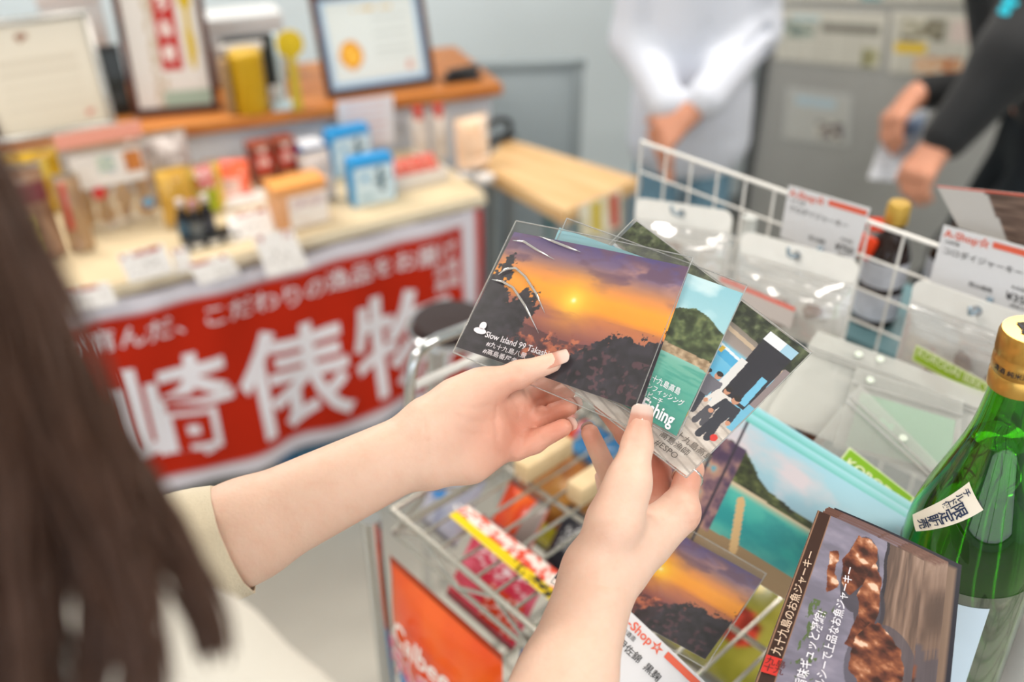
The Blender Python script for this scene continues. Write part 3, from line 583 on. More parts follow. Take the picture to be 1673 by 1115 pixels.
hang([(278, 408), (304, 402), (318, 440), (290, 448)], 'narrow white price card just left of the sauce bottles', .035, 8)
for q4, lb, sd in (([(368, 352), (438, 336), (450, 378), (382, 396)], 'white price card propped in front of the sauce bottles and tub', 5), ([(360, 322), (428, 308), (436, 330), (366, 342)], 'white price card leaning on the orange red packet', 6)):
    n = unit(-TV*.75+np.array([0, 0, .66])); p0 = onz((q4[2][0]+q4[3][0])/2, (q4[2][1]+q4[3][1])/2, TZ+.003); tagcard(lb, [onplane(*c, p0, n) for c in q4], 0, sd)
M, s = tb(792, 297); t = thing('table_clip', 'white plastic clip on the right corner of the table', 'clip', M)
m = MB(); m.add(box(.04, .03, .018, .005), T(0, 0, .009)); obj('clip_body', m, mat('clip_white', '#e4dfdc', .4), t); m = MB(); m.add(tube([(-.03, 0, .02), (-.05, .01, .026), (-.06, .02, .015)], .005, 8)); obj('clip_arm', m, mat('clip_white'), t)
# small yellow card beside the desk
yd = unit(dq[2]-dq[1]); yn = np.cross(yd, [0, 0, 1.0]); yp = dq[1]+yn*.004; yq = [onplane(*c_, yp, yn) for c_ in ((945, 338), (1014, 309), (1016, 372), (950, 392))]; M = frame(np.mean(yq, 0), yq[1]-yq[0], yq[0]-yq[3])
tag(obj('leaflet', slab([loc(M, c) for c in yq], .001, sp('#d9cfae', '#e2dcc8', 8, 4, [(.3, .05, .5, .95, '#cdb63a', 'r'), (.72, .05, .92, .95, '#b8433a', 'r')]), 24, 24), PAPER, None, 30, M), 'small leaflet with yellow and red strips taped to the front of the desk', 'leaflet')
# black stool, blue crate under the table
SQ = at(735, 520, 1.62); t = thing('round_stool', 'round stool with a dark brown seat in front of the banner', 'stool', stand((SQ[0], SQ[1], 0), 0))
m = MB(); m.add(lathe([(.001, SQ[2]-.03), (.062, SQ[2]-.03), (.068, SQ[2]-.015), (.062, SQ[2]), (.001, SQ[2]+.003)], 36)); obj('seat', m, mat('stool_brown', '#2e1f1e', .4), t)
m = MB(); m.add(tube([(.07*math.cos(a), .07*math.sin(a), SQ[2]-.02) for a in np.linspace(0, 2*math.pi, 40, endpoint=False)], .006, 8, True)); obj('seat_ring', m, mat('chrome', '#d0d2d4', .15, 1.0), t)
for k in range(3):
    a = k*2.1+.4; m = MB(); m.add(tube([(.05*math.cos(a), .05*math.sin(a), SQ[2]-.03), (.12*math.cos(a), .12*math.sin(a), 0)], .009, 10)); obj('leg', m, mat('chrome'), t)
q = onz(640, 700, .28); t = thing('storage_crate', 'blue plastic crate on the floor below the banner', 'crate', stand((q[0]-.10, q[1]+.20, 0), th))
m = MB()
for s_ in (-1, 1): m.add(box(.4, .012, .20, .003), T(0, s_*.13, .10)); m.add(box(.012, .26, .20, .003), T(s_*.2, 0, .10))
m.add(box(.4, .26, .01), T(0, 0, .01)); obj('crate_body', m, mat('crate_blue', '#2a78a8', .45, noise=.2, nscale=12), t)
m = MB(); m.add(box(.42, .28, .02, .006), T(0, 0, .205)); obj('lid', m, mat('crate_lid', '#39627a', .45), t)
# ------------------------------------------------------------------ chrome wire rack with a white grid panel at its back
SZ = 0.90
K0 = onz(640, 832, SZ); RK = stand((K0[0], K0[1], 0), 137)      # x along the rack's front edge, y to its back
RX, RY = np.array(RK)[:3, 0], np.array(RK)[:3, 1]; ZA = np.array([0, 0, 1.0])
CHR = mat('chrome'); WIRE = mat('chrome_wire', '#c3beb4', .25, .85)
RL, RD = 0.78, 0.42
t = thing('wire_rack', 'chrome wire rack holding snacks below and cards and a green bottle on top', 'rack', RK)
for z, nm in ((SZ, 'top_shelf'), (0.55, 'lower_shelf')):
    m = MB()
    for y in (0, RD): m.add(tube([(0, y, z), (RL, y, z)], .0038, 10)); m.add(tube([(0, y, z-.036), (RL, y, z-.036)], .003, 8))
    for x in (0, RL): m.add(tube([(x, 0, z), (x, RD, z)], .0038, 10)); m.add(tube([(x, 0, z-.036), (x, RD, z-.036)], .003, 8))
    for y in (0, RD):
        n = 14; m.add(tube([(RL*i/n, y, z-.003 if i % 2 else z-.034) for i in range(n+1)], .0024, 6))
    for x in (0, RL): m.add(tube([(x, RD*i/8, z-.003 if i % 2 else z-.034) for i in range(9)], .0024, 6))
    for k in range(1, int(RL/.028)+1): m.add(tube([(k*.028, 0, z+.003), (k*.028, RD, z+.003)], .0021, 6))
    for y in (.14, .28): m.add(tube([(0, y, z-.002), (RL, y, z-.002)], .003, 8))
    obj(nm, m, WIRE, t)
pz = loc(RK, onz(600, 880, .85))
for x, y in ((pz[0]+.012, pz[1]), (RL, 0), (0.0, RD), (RL, RD)):
    m = MB(); m.add(tube([(x, y, 0), (x, y, SZ-.01)], .0115, 16)); m.add(lathe([(.014, 0), (.014, .02)], 16), T(x, y, 0)); obj('post', m, CHR, t)
pl = np.array(RK)[:3, 3] - RX*.012
hp = [loc(RK, onplane(*c, pl, RX)) for c in ((668, 690), (669, 640), (673, 600), (680, 580), (694, 565), (716, 553), (760, 536), (800, 520))]
m = MB(); m.add(tube(hp, .0062, 12)); obj('end_handle', m, CHR, t)
hp = [loc(RK, onplane(*c, pl, RX)) for c in ((672, 633), (740, 603), (800, 575))]
m = MB(); m.add(tube(hp, .005, 10)); obj('end_rail', m, mat('white_wire', '#e4e2de', .4), t)

# white grid panel
GT = 1.194; P_ = .038; GX0, GXN, GZN = -.045, 21, 8
GM = RK @ T(GX0, RD+.018, GT)
t = thing('grid_panel', 'white wire grid panel at the back of the chrome rack', 'grid panel', GM)
WG = mat('white_wire')
m = MB()
m.add(tube([(0, 0, 0), (P_*GXN, 0, 0), (P_*GXN, 0, -P_*GZN), (0, 0, -P_*GZN)], .0027, 10, True)); obj('border_wire', m, WG, t)
m = MB()
for k in range(1, GXN): m.add(tube([(k*P_, .002, 0), (k*P_, .002, -P_*GZN)], .0015, 8))
for k in range(1, GZN): m.add(tube([(0, -.001, -k*P_), (P_*GXN, -.001, -k*P_)], .0015, 8))
obj('mesh_wires', m, WG, t)

# ---- flat things placed on real planes inside the rack
def plane_at(px, py, d, n): return at(px, py, d), (n if len(n) == 3 else n)
def quad(px4, p0, n):
    W4 = [onplane(*c, p0, n) for c in px4]; M = frame(np.mean(W4, 0), W4[1]-W4[0]+W4[2]-W4[3], W4[0]-W4[3]); return M, [loc(M, c)*np.array([1, 1, 1.0]) for c in W4]
GP = np.array(GM)[:3, 3]; PN = -RY
ORB = '#e0644a'
def price_card(label, px4, p0, n, name, price, small='九十九島', group='price cards with an orange bar'):
    M, L = quad(px4, p0, n); W = np.linalg.norm(L[1]-L[0]); H = np.linalg.norm(L[0]-L[3])
    t = thing('price_card', label, 'price card', M, group)
    obj('card', slab(L, .0008, lambda U, V: flat(U, '#dcdcdf'), 3, 3, back='#d8d8d8'), PAPER, t)
    def w(g): return warp(g, lambda a, b, c: tuple(bil(L, np.array([a/W]), np.array([b/H]))[0] + np.array([0, 0, .0006])))
    def put(s, size, u, v, bold, al='LEFT', sx=1.0):
        g = text_geo(s, size*H, bold, al, sx=sx); return w((g[0]+np.array([u*W, v*H, 0]), g[1]))
    m = MB(); m.add(put('A-Shop☆', .17, .03, .83, .018, sx=1.0)); n_ = 12
    bar = [(.52+.46*i/n_, .86) for i in range(n_+1)] + [(.98-.46*i/n_, .955) for i in range(n_+1)]
    m.add(w((np.array([(a*W, b*H, 0) for a, b in bar]), [(i, i+1, 2*n_-i, 2*n_+1-i) for i in range(n_)]))); obj('orange_heading', m, mat('orange_print', ORB, .6), t, 0)
    m = MB(); m.add(put(small, .075, .05, .73, .004)); m.add(put(name, .13, .05, .56, .004))
    if price: m.add(put('税込価格', .085, .60, .17, .004, 'RIGHT')); m.add(put(price, .17, .96, .15, .012, 'RIGHT')); m.add(put('本体価格', .06, .92, .34, .002, 'RIGHT')); m.add(put('(税抜き)', .06, .92, .06, .002, 'RIGHT'))
    obj('lettering', m, mat('black_print', '#26262a', .6), t, 0); return t
g1 = GP - RY*.006
price_card('white price card with an orange bar on the grid above the middle pouch', [(1289, 303), (1422, 341), (1394, 432), (1274, 388)], g1, PN, 'クロダイジャーキー', '¥750', '九十九島')
price_card('large white price card with an orange bar at the right end of the grid', [(1542, 368), (1706, 412), (1690, 520), (1518, 462)], g1, PN, 'コロダイジャーキー', '¥350', '大村湾')
# pop card with brown wood print standing over the grid's top wire
g2 = GP + RY*.012; n2 = unit(-RY+ZA*.12)
M, L = quad([(1530, 303), (1720, 322), (1740, 425), (1566, 372)], g2, n2)
def popc(U, V): a = ramp(fbm(U*4, V*26, 6), [(.3, '#4d3d36'), (.6, '#6d5a50'), (.8, '#80695c')]); a = fill(a, U < .43+.06*(1-V), '#b3b0ad'); return fill(a, V > .955, '#c0442f')
tag(obj('pop_card', slab(L, .0012, popc, 40, 40), PRINT, None, 30, M), 'brown wood patterned card with a grey flap clipped above the grid', 'card')

# ---- hanging pouches
FOILM = mat('silver_foil', '#efeeea', .38, .12, bump=.35, bscale=55, noise=.12, nscale=18); PF = film('pouch_film', haze=.28, gloss=.14, rough=.12, bump=.5, bscale=16, milky='#f2f2f0')
def lump(r, seed, nm=None):
    bm = bmesh.new(); bmesh.ops.create_icosphere(bm, subdivisions=3, radius=1.0); rr = random.Random(seed); a = [rr.uniform(0, 6) for _ in range(6)]
    for v in bm.verts:
        c = v.co; k = 1+.22*math.sin(3*c.x+a[0])*math.cos(4*c.y+a[1])+.12*math.sin(7*c.z+a[2]+3*c.x); v.co = (c.x*r[0]*k, c.y*r[1]*k, c.z*r[2]*k)
    v = [tuple(q.co) for q in bm.verts]; f = [[l.index for l in q.verts] for q in bm.faces]; bm.free(); return v, f
JERK = mat('jerky', '#7a4a33', .45, noise=.6, nscale=70, bump=.5, bscale=90)
def punched(W, H, r, t_):
    """rounded sheet hanging from y = 0 down with a round hole near its top edge"""
    n_ = 24; ho = [(.0044*math.cos(2*math.pi*i/n_+math.pi/2), -.011+.0044*math.sin(2*math.pi*i/n_+math.pi/2)) for i in range(n_)]
    out = [(a, b-H/2) for a, b in rrect(W, H, r)]; k = max(range(len(out)-1), key=lambda i: out[i][1]+out[i+1][1]-abs(out[i][0]+out[i+1][0])*.01)+1
    oo = out[k:]+out[:k]; m_ = len(oo)     # starts at the left end of the top edge and ends at its right end
    bm = bmesh.new(); vs = [bm.verts.new((x, y, 0)) for x, y in oo+ho]
    es = [bm.edges.new((vs[i], vs[(i+1) % m_])) for i in range(m_)]+[bm.edges.new((vs[m_+i], vs[m_+(i+1) % n_])) for i in range(n_)]
    bmesh.ops.triangle_fill(bm, use_beauty=True, use_dissolve=False, edges=es); bm.verts.index_update()
    f = [[l.index for l in q.verts] for q in bm.faces]; bm.free(); P = np.array([(x, y, 0) for x, y in oo+ho]); N_ = len(P)
    F = f+[[i+N_ for i in q[::-1]] for q in f]+[(i, (i+1) % m_, N_+(i+1) % m_, N_+i) for i in range(m_)]+[(m_+i, m_+(i+1) % n_, N_+m_+(i+1) % n_, N_+m_+i) for i in range(n_)]
    return np.concatenate([P, P+[0, 0, t_]]), F
def pouch(label, px4, p0, n, hmul, contents, lab=None, seed=0, puff=.022):
    """hanging stand-up pouch: px4 outlines its upper part; hmul stretches it downwards to its full height"""
    M, L = quad(px4, p0, n); W = (np.linalg.norm(L[1]-L[0])+np.linalg.norm(L[2]-L[3]))/2; H = np.linalg.norm(L[0]-L[3])*hmul
    top = (L[0]+L[1])/2; M4 = np.array(M); x, y, z = M4[:3, 0], M4[:3, 1], M4[:3, 2]; Q = np.eye(4); Q[:3, 0] = x; Q[:3, 1] = -z; Q[:3, 2] = y; Q[:3, 3] = (M4 @ np.append(top, 1))[:3]
    t = thing('jerky_pouch', label, 'pouch', Q, 'jerky pouches hanging on the grid')
    m = MB(); m.add(punched(W, H, .012, .0006), T(rx=math.pi/2, y=.001)); obj('foil_back', m, FOILM, t, 30)
    hh = .025; m = MB(); m.add(punched(W, hh, .010, .0008), T(rx=math.pi/2, y=-.0006)); obj('foil_header', m, FOILM, t, 30)
    U, V = uv(26, 34); pr = np.sqrt(np.clip(np.sin(np.pi*U), 0, 1))*np.clip(np.sin(np.pi*np.clip(V*.95, 0, 1)), 0, 1)**.7; wr = fbm(U*4, V*6, seed)
    P = np.stack([(U-.5)*W*.985, -.0012-puff*pr*(.8+.45*wr), -hh-(1-V)*(H-hh)], -1); m = MB(); m.add(grid(P)); obj('clear_front', m, PF, t, 180)
    for dz in (.004, .009, .021):
        m = MB(); m.add(tube([(W*(u-.5)*.96, -.0026-.004*math.sin(math.pi*u)*(dz > .006), -hh-dz) for u in np.linspace(0, 1, 12)], .0011, 6)); obj('zip_ridge', m, PF, t)
    m = MB(); m.add(tube([(.0046*math.cos(a), -.0018, -.011+.0046*math.sin(a)) for a in np.linspace(0, 2*math.pi, 24, endpoint=False)], .0005, 6, True)); obj('hang_hole', m, mat('hole_dark', '#8d9092', .6), t)
    for i in range(contents):
        r = random.Random(seed*31+i); m = MB(); m.add(lump((.011, .004, .007), seed+i)); obj('jerky_piece', m, JERK, t, 180, T((r.random()-.5)*W*.6, -.009, -H*(.55+.4*r.random()), ry=r.random()*3))
    if lab: lab(t, W, H, hh)
    # the hook that carries it
    hk = thing('display_hook', 'metal prong hook holding the ' + ('left', 'middle', 'right')[seed-1] + ' silver topped pouch', 'hook', Q @ T(0, 0, -.011)); dd = abs(np.dot(Q[:3, 3]-GP, RY))
    m = MB(); m.add(tube([(0, dd-.006, .0), (0, -.012, 0), (0, -.019, .003), (0, -.022, .010)], .0021, 10)); obj('prong', m, mat('hook_blue', '#a9bccb', .25, .5), hk)
    m = MB(); m.add(box(.006, .003, .009, .001), T(0, dd-.0065, .001)); obj('hook_plate', m, mat('hook_blue'), hk); return t
def lab_m(t, W, H, hh):
    obj('paper_label', slab([(-W*.5, -.028, -H*.50), (W*.18, -.028, -H*.58), (W*.18, -.030, -H*.80), (-W*.5, -.030, -H*.72)], .0006, lambda U, V: fill(flat(U, '#b9b0ac'), V > .86, '#d9553f'), 12, 16), PRINT, t)
def lab_l(t, W, H, hh):
    obj('paper_label', slab([(-W*.1, -.026, -H*.42), (W*.16, -.026, -H*.42), (W*.16, -.028, -H*.72), (-W*.1, -.028, -H*.72)], .0006, lambda U, V: fill(flat(U, '#b5aea8'), fbm(U*6, V*6, 3) > .55, '#8c8079'), 16, 16), PRINT, t)
def lab_r(t, W, H, hh):
    q = [(-W*.28, -.030, -H*.50), (W*.42, -.030, -H*.62), (W*.42, -.032, -H*.78), (-W*.28, -.032, -H*.66)]
    o = obj('green_label', slab(q, .0006, lambda U, V: fill(flat(U, '#8fae2b'), (np.abs(U-.5) > .48) | (np.abs(V-.5) > .42), '#cfd8a0'), 30, 16), PRINT, t)
    m = MB(); g = text_geo('KORODAI JERKY', 1, .02); s = W*.56/max(g[0][:, 0].max(), 1e-6)
    m.add(warp(g, lambda a, b, c: (-W*.25+a*s, -.0312, -H*.595-a*s*.12/.7*H/W*1.0+b*s*1.2))); obj('lettering', m, mat('pale_green_print', '#d8e2b0', .6), t, 0)
pouch('silver topped jerky pouch at the left end of the grid', [(1042, 322), (1196, 346), (1165, 455), (1012, 425)], GP-RY*.040, unit(PN+ZA*.25), 1.15, 4, lab_l, 1)
pouch('silver topped jerky pouch with an orange edged label in the middle of the grid', [(1214, 377), (1407, 427), (1352, 560), (1172, 498)], GP-RY*.048, unit(PN+ZA*.25), 1.1, 6, lab_m, 2)
pouch('silver topped jerky pouch with a green label at the right end of the grid', [(1502, 455), (1712, 528), (1668, 690), (1452, 600)], GP-RY*.030, unit(PN+ZA*.06), 1.0, 6, lab_r, 3, .013)

# ---- empty clear pouches heaped in the rack
def flatpouch(label, px4, p0, n, zips, holes, seed, hz, extra=None):
    M, L = quad(px4, p0, n); L = [np.array(v) for v in L]; t = thing('clear_pouch', label, 'pouch', M, 'clear zip pouches heaped in the rack')
    U, V = uv(22, 22); P = bil(L, U, V); b = (fbm(U*3, V*3, seed)-.5)*.006*np.sin(np.pi*U)*np.sin(np.pi*V); P[..., 2] += b
    m = MB(); m.add(grid(P)); obj('front_film', m, film('clear_pouch_%d' % seed, haze=hz, gloss=.1, rough=.15, bump=.4, bscale=14, milky='#e4e6e0'), t, 180)
    P2 = P.copy(); P2[..., 2] -= .002+.003*np.sin(np.pi*U)*np.sin(np.pi*V); m = MB(); m.add(grid(P2)); obj('back_film', m, MATS['clear_pouch_%d' % seed], t, 180)
    for (a, b_) in zips:
        m = MB(); m.add(tube([bil(L, np.array([a[0]+(b_[0]-a[0])*k]), np.array([a[1]+(b_[1]-a[1])*k]))[0] + [0, 0, .001+.002*math.sin(3.14*k)] for k in np.linspace(0, 1, 9)], .0012, 6)); obj('zip_ridge', m, film('zip_film', haze=.4, gloss=.2), t)
    for (a, b_) in holes:
        c = bil(L, np.array([a]), np.array([b_]))[0]; m = MB(); m.add(lathe([(.0035, 0), (.0035, .0006)], 18), T(c[0], c[1], c[2]+.0015)); obj('hang_hole', m, mat('hole_pale', '#d9e4d6', .5), t)
    if extra: extra(t, L)
    return t
nH = camdir(-.15, .75, -1)
flatpouch('large milky zip pouch lying behind the others in the rack', [(1336, 540), (1615, 643), (1545, 790), (1250, 680)], at(1440, 660, .874), nH, [((0, .80), (1, .80)), ((0, .75), (1, .75))], [(.28, .9), (.40, .93)], 1, .42)
flatpouch('clear zip pouch with a pale green sheet behind the tilted one', [(1400, 600), (1575, 655), (1560, 780), (1360, 730)], at(1460, 690, .853), nH, [((0, .78), (1, .78))], [(.15, .88)], 2, .22, lambda t, L: obj('green_sheet', slab([bil(L, np.array([a]), np.array([b]))[0]-[0, 0, .001] for a, b in ((.1, .72), (.95, .72), (.95, .05), (.1, .05))], .0005, lambda U, V: flat(U, '#9fcdb0'), 3, 3), PRINT, t))
flatpouch('crumpled foil pouch beside the fishermen postcard', [(1262, 590), (1350, 560), (1372, 690), (1228, 694)], at(1300, 650, .906), nH, [((0, .7), (1, .7))], [], 4, .6)
def kor(t, L):
    q = [bil(L, np.array([a]), np.array([b]))[0]+[0, 0, .003] for a, b in ((.26, .54), (.88, .54), (.88, .30), (.26, .30))]
    obj('green_label', slab(q, .0006, lambda U, V: fill(flat(U, '#7fb022'), (np.abs(U-.5) > .47) | (np.abs(V-.5) > .44), '#dfe9c4'), 30, 16), PRINT, t)
    m = MB(); g = text_geo('KORODAI', 1, .03); s = .84/g[0][:, 0].max()
    m.add(warp(g, lambda a, b, c: tuple(bil(q, np.array([.08+a*s]), np.array([.40+b*.42]))[0]+[0, 0, .0008]))); obj('lettering', m, mat('pale_green_print'), t, 0)
flatpouch('tilted clear zip pouch with a green label, its corner pointing up', [(1405, 628), (1552, 776), (1470, 905), (1270, 792)], at(1420, 760, .815), nH, [((0, .82), (1, .82)), ((0, .87), (1, .87))], [(.55, .92)], 3, .2, kor)
for i, (px, py) in enumerate(((1330, 715), (1352, 690), (1315, 690))):
    m = MB(); m.add(lump((.012, .010, .006), 50+i)); tag(obj('jerky_piece', m, JERK, None, 180, T(*(at(px, py, .90)))), 'dark jerky piece under the milky zip pouches', 'jerky', 'jerky pieces in the rack')

# ---- packets below the wires
def rbag(label, px, py, z, W, H, D, pic, tilt=.9, rz=0, name='snack_packet', mt=None):
    c = onz(px, py, z); h = unit(ZA*math.cos(tilt)+RY*math.sin(tilt)); x = RX*math.cos(rz)+np.cross(h, RX)*0; x = unit(RX*math.cos(rz)+h*math.sin(rz)); h = unit(h-x*np.dot(x, h)); M = np.eye(4); M[:3, 0] = x; M[:3, 2] = h; M[:3, 1] = np.cross(h, x); M[:3, 3] = c - h*H*.5
    t = thing(name, label, 'snack', M, None); obj('packet', bag(W, H, D, 30, 38, pic, '#8a8480', seed=int(px)), mt or FOIL, t, 180); return t, M
def p_or(U, V): a = sp('#d8350f', '#ee5a1e', 3, 5)(U, V); a = fill(a, ell(U, V, .2, .5, .3, .2), '#b99a88'); return a
rbag('pale blue and white packet under the left end of the wires', 738, 815, .81, .075, .10, .03, sp('#8e95b0', '#b9bccd', 4, 4, [(.28, .55, .22, .12, '#2e7ec4', 'e')]), .6)
rbag('orange packet with a silver stripe under the middle wires', 832, 880, .80, .068, .13, .03, sp('#e0400f', '#ee6a22', 5, 5, [(.7, 0, 1, 1, '#a99a94', 'r')]), .6)
rbag('brown bread packet with yellow tag under the middle wires', 905, 815, .80, .12, .13, .04, sp('#9a5a26', '#c98f48', 6, 6, [(.52, .02, .8, .28, '#d7cf2a', 'r'), (.2, .6, .5, .8, '#b5763a', 'r')]), .6)
rbag('blue and red packet beneath the wooden block', 950, 745, .79, .12, .10, .04, sp('#2a6fa8', '#4a90c4', 7, 4, [(.0, .5, .4, 1, '#c8462a', 'r')]), .6)
rbag('pink and red packet with white lettering shapes under the wires', 812, 950, .80, .115, .11, .024, sp('#c8324a', '#e2607a', 8, 7, [(.1, .55, .9, .9, '#d23a58', 'r', '#f0dfe4'), (.5, .1, .95, .5, '#d84a2a', 'r', '#f3e4dc')]), .6)
rbag('black packet with white print under the wires near the wrist', 925, 900, .80, .048, .10, .022, sp('#2a2a30', '#3a3a42', 9, 5, [(.3, .5, .8, .8, '#34343a', 'r', '#d8d8d8')]), .6)
rbag('olive and red packet under the wires right of the price card', 1205, 1010, .785, .18, .16, .045, sp('#7d7a24', '#a39a3c', 10, 5, [(.55, .5, .16, .14, '#8a2a1c', 'e', '#c8402c'), (.2, .3, .2, .12, '#8a2a1c', 'e', '#c9c6a0'), (.3, .8, .3, .1, '#c9b23c', 'e')]), .6)
rbag('lime and blue packet at the foot of the orange chips bag', 870, 1100, .80, .038, .085, .02, sp('#6a7a24', '#2a5aa8', 11, 5), .1)
# potato chips bag
c = onz(655, 905, .80); lc = loc(RK, c); M = RK @ T(.100, -.013, .56); W, H = .186, .285
t = thing('chips_bag', 'big orange potato chips bag standing under the front rail', 'chips bag', M)
def chipic(U, V):
    a = ramp(fbm(U*3, V*3, 4), [(.3, '#ea4a12'), (.7, '#f4661f')]); a = fill(a, V > .96, '#3a4242')
    a = fill(a, (V < .46-.1*(U-.5)) & (U < .8), '#3a8fd0'); a = fill(a, V < .12, '#e9c987'); a = fill(a, ell(U, V, .5, .1, .4, .12), '#d9a94a'); return a
obj('packet', bag(W, H, .06, 40, 50, chipic, '#d84a1a', seed=5, crimp=.05), FOIL, t, 180)
def onbag(s, size, x, z, bold, off, sx=1.0):
    def f(a, b, c):
        u = (x+a)/W+.5; v = (z+b)/H; pr = math.sqrt(max(0, math.sin(math.pi*min(max((v-.05)/.9, 0), 1))))*math.sqrt(max(0, math.sin(math.pi*min(max(u, 0), 1)))); return (x+a, -.03*pr*1.13-off, z+b)
    return warp(finer(text_geo(s, size, bold, sx=sx), .007), f)
for tx in (('Calbee', .036, -.058, .205, .016, .0065), ('ポテトチップス', .050, -.084, .150, .045, .002, .48), ('うすしお', .05, -.078, .085, .02, .003, .8)):
    m = MB(); m.add(onbag(*tx)); obj('lettering', m, mat('print_white', '#f3ece6', .4), t, 0)
m = MB(); m.add(onbag('ポテトチップス', .050, -.084, .150, .012, .0045, .48)); obj('lettering', m, mat('print_pink', '#e0186e', .4), t, 0)
# price strip on the wires
p0 = np.array([0, 0, SZ+.012]); M, L = quad([(733, 838), (764, 826), (915, 938), (903, 982)], p0, ZA); L = [L[0], L[1], L[2], L[3]]
W4 = [onplane(*c, p0, ZA) for c in ((764, 826), (918, 938), (902, 985), (733, 842))]; M = frame(np.mean(W4, 0), W4[1]-W4[0], W4[0]-W4[3]); L = [loc(M, c) for c in W4]
t = thing('price_strip', 'red and yellow glossy strip lying across the wires', 'sign', M)
obj('strip', slab(L, .001, lambda U, V: fill(fill(fill(flat(U, '#e8c916'), V > .42, '#e2553f'), (V > .42) & (fbm(U*22, V*4, 3) > .52), '#f0e2da'), (V < .38) & (U > .62) & (fbm(U*40, V*10, 5) > .55), '#3a3420'), 80, 20), GLOSSPRINT, t)
m = MB(); g = text_geo('こだわりの味', .011, .02); m.add(warp(g, lambda a, b, c: (-.085+a*1.5, .0015+b, .0006))); obj('lettering', m, mat('print_white'), t, 0)
# wooden blocks
for px, py, lb, ln, rz in ((888, 762, 'pale wooden block lying on the wires behind the left hand', .075, .75), (962, 806, 'pale wooden block end poking out left of the right hand', .05, .7)):
    q = onz(px, py, SZ+.006); M = np.array(stand(q, 47)); t = tag(obj('wooden_block', (lambda mm: (mm.add(box(ln, .024, .026, .004), T(0, 0, .013)), mm)[1])(MB()), wood('block_wood', '#d9bd90', '#ead2aa', (20, 3, 20)), None, 40, M), lb, 'block')

# ---- bottles behind the grid on a low stand
q0 = at(1440, 552, 1.12); SM = RK.copy(); l0 = loc(RK, q0); t = thing('bottle_stand', 'dark teal box stand behind the grid carrying sauce bottles', 'stand', RK @ T(l0[0]+.05, l0[1]+.06, 0))
m = MB(); m.add(box(.30, .16, q0[2]-.004, .004), T(0, 0, q0[2]/2-.002)); obj('stand_body', m, mat('stand_teal', '#3f5a62', .6, noise=.1), t); m = MB(); m.add(box(.31, .17, .008, .002), T(0, 0, q0[2]-.004)); obj('stand_top', m, mat('stand_top', '#5d7f86', .5), t)
def sauce(label, px, py, dx, dy, r, H, capc, lab, tagc=None):
    M = RK @ T(l0[0]+dx, l0[1]+dy, q0[2]); t = thing('soy_bottle', label, 'bottle', M)
    m = MB(); m.add(lathe([(r*.94, 0), (r, .004), (r, H*.58), (r*.8, H*.68), (r*.42, H*.78), (r*.4, H*.86)], 28)); obj('bottle_glass', m, mat('brown_glass', '#24140f', .1, spec=.6), t)
    m = MB(); m.add(lathe([(r*.5, H*.84), (r*.52, H*.85), (r*.5, H*.98), (r*.42, H)], 22)); obj('cap', m, mat('cap'+capc, capc, .3, .4), t)
    for z0, z1 in lab: m = MB(); m.add(lathe([(r*1.015, H*z0), (r*1.015, H*z1)], 28, False)); obj('label', m, mat('bottle_paper', '#c9ccd6', .6, noise=.35, nscale=60), t)
    if tagc: m = MB(); m.add(box(.034, .004, .028, .004), T(-r*.9, -.024, H*.66, ry=.2)); m.add(box(.02, .004, .016, .003), T(-r*.5, -.022, H*.84, ry=-.3)); obj('neck_tag', m, mat('tag_orange', tagc, .4), t)
    return t
l0 = l0 + np.array([-.024, 0, 0])
sauce('brown bottle with two pale labels and an orange neck tag behind the grid', 0, 0, -.005, .03, .026, .155, '#c8a24a', ((.08, .3), (.36, .56)), '#f0481c')
sauce('brown bottle with a black cap standing right of the orange tagged one', 0, 0, .06, .055, .027, .18, '#1d1c20', ((.4, .56),))
sauce('brown bottle with a gold cap behind the large price card', 0, 0, .125, .03, .027, .18, '#b9975a', ((.34, .56),))
# plastic dispenser left of the middle pouch
q = at(1208, 470, 1.22); t = thing('clear_bottle', 'slim clear plastic bottle with a red line behind the grid', 'bottle', stand((q[0], q[1], q[2]-.06), 0))
m = MB(); m.add(lathe([(.018, 0), (.02, .01), (.02, .11), (.009, .14), (.009, .16)], 22)); obj('bottle_body', m, mat('milky_plastic', '#c9ccca', .3), t); m = MB(); m.add(lathe([(.0205, .05), (.0205, .058)], 22, False)); obj('red_band', m, mat('band_red', '#c4513f', .5), t)
t = thing('dark_table', 'dark low table behind the rack under the slim clear bottle', 'table', stand((q[0]+.02, q[1]+.12, 0), 47)); m = MB(); m.add(box(.26, .3, .03, .003), T(0, 0, q[2]-.076)); obj('table_top', m, mat('dark_grey_top', '#5a6266', .6), t)
for a, b in ((-.11, -.13), (.11, -.13), (-.11, .13), (.11, .13)): m = MB(); m.add(tube([(a, b, 0), (a, b, q[2]-.09)], .012, 10)); obj('leg', m, mat('leg_grey'), t)
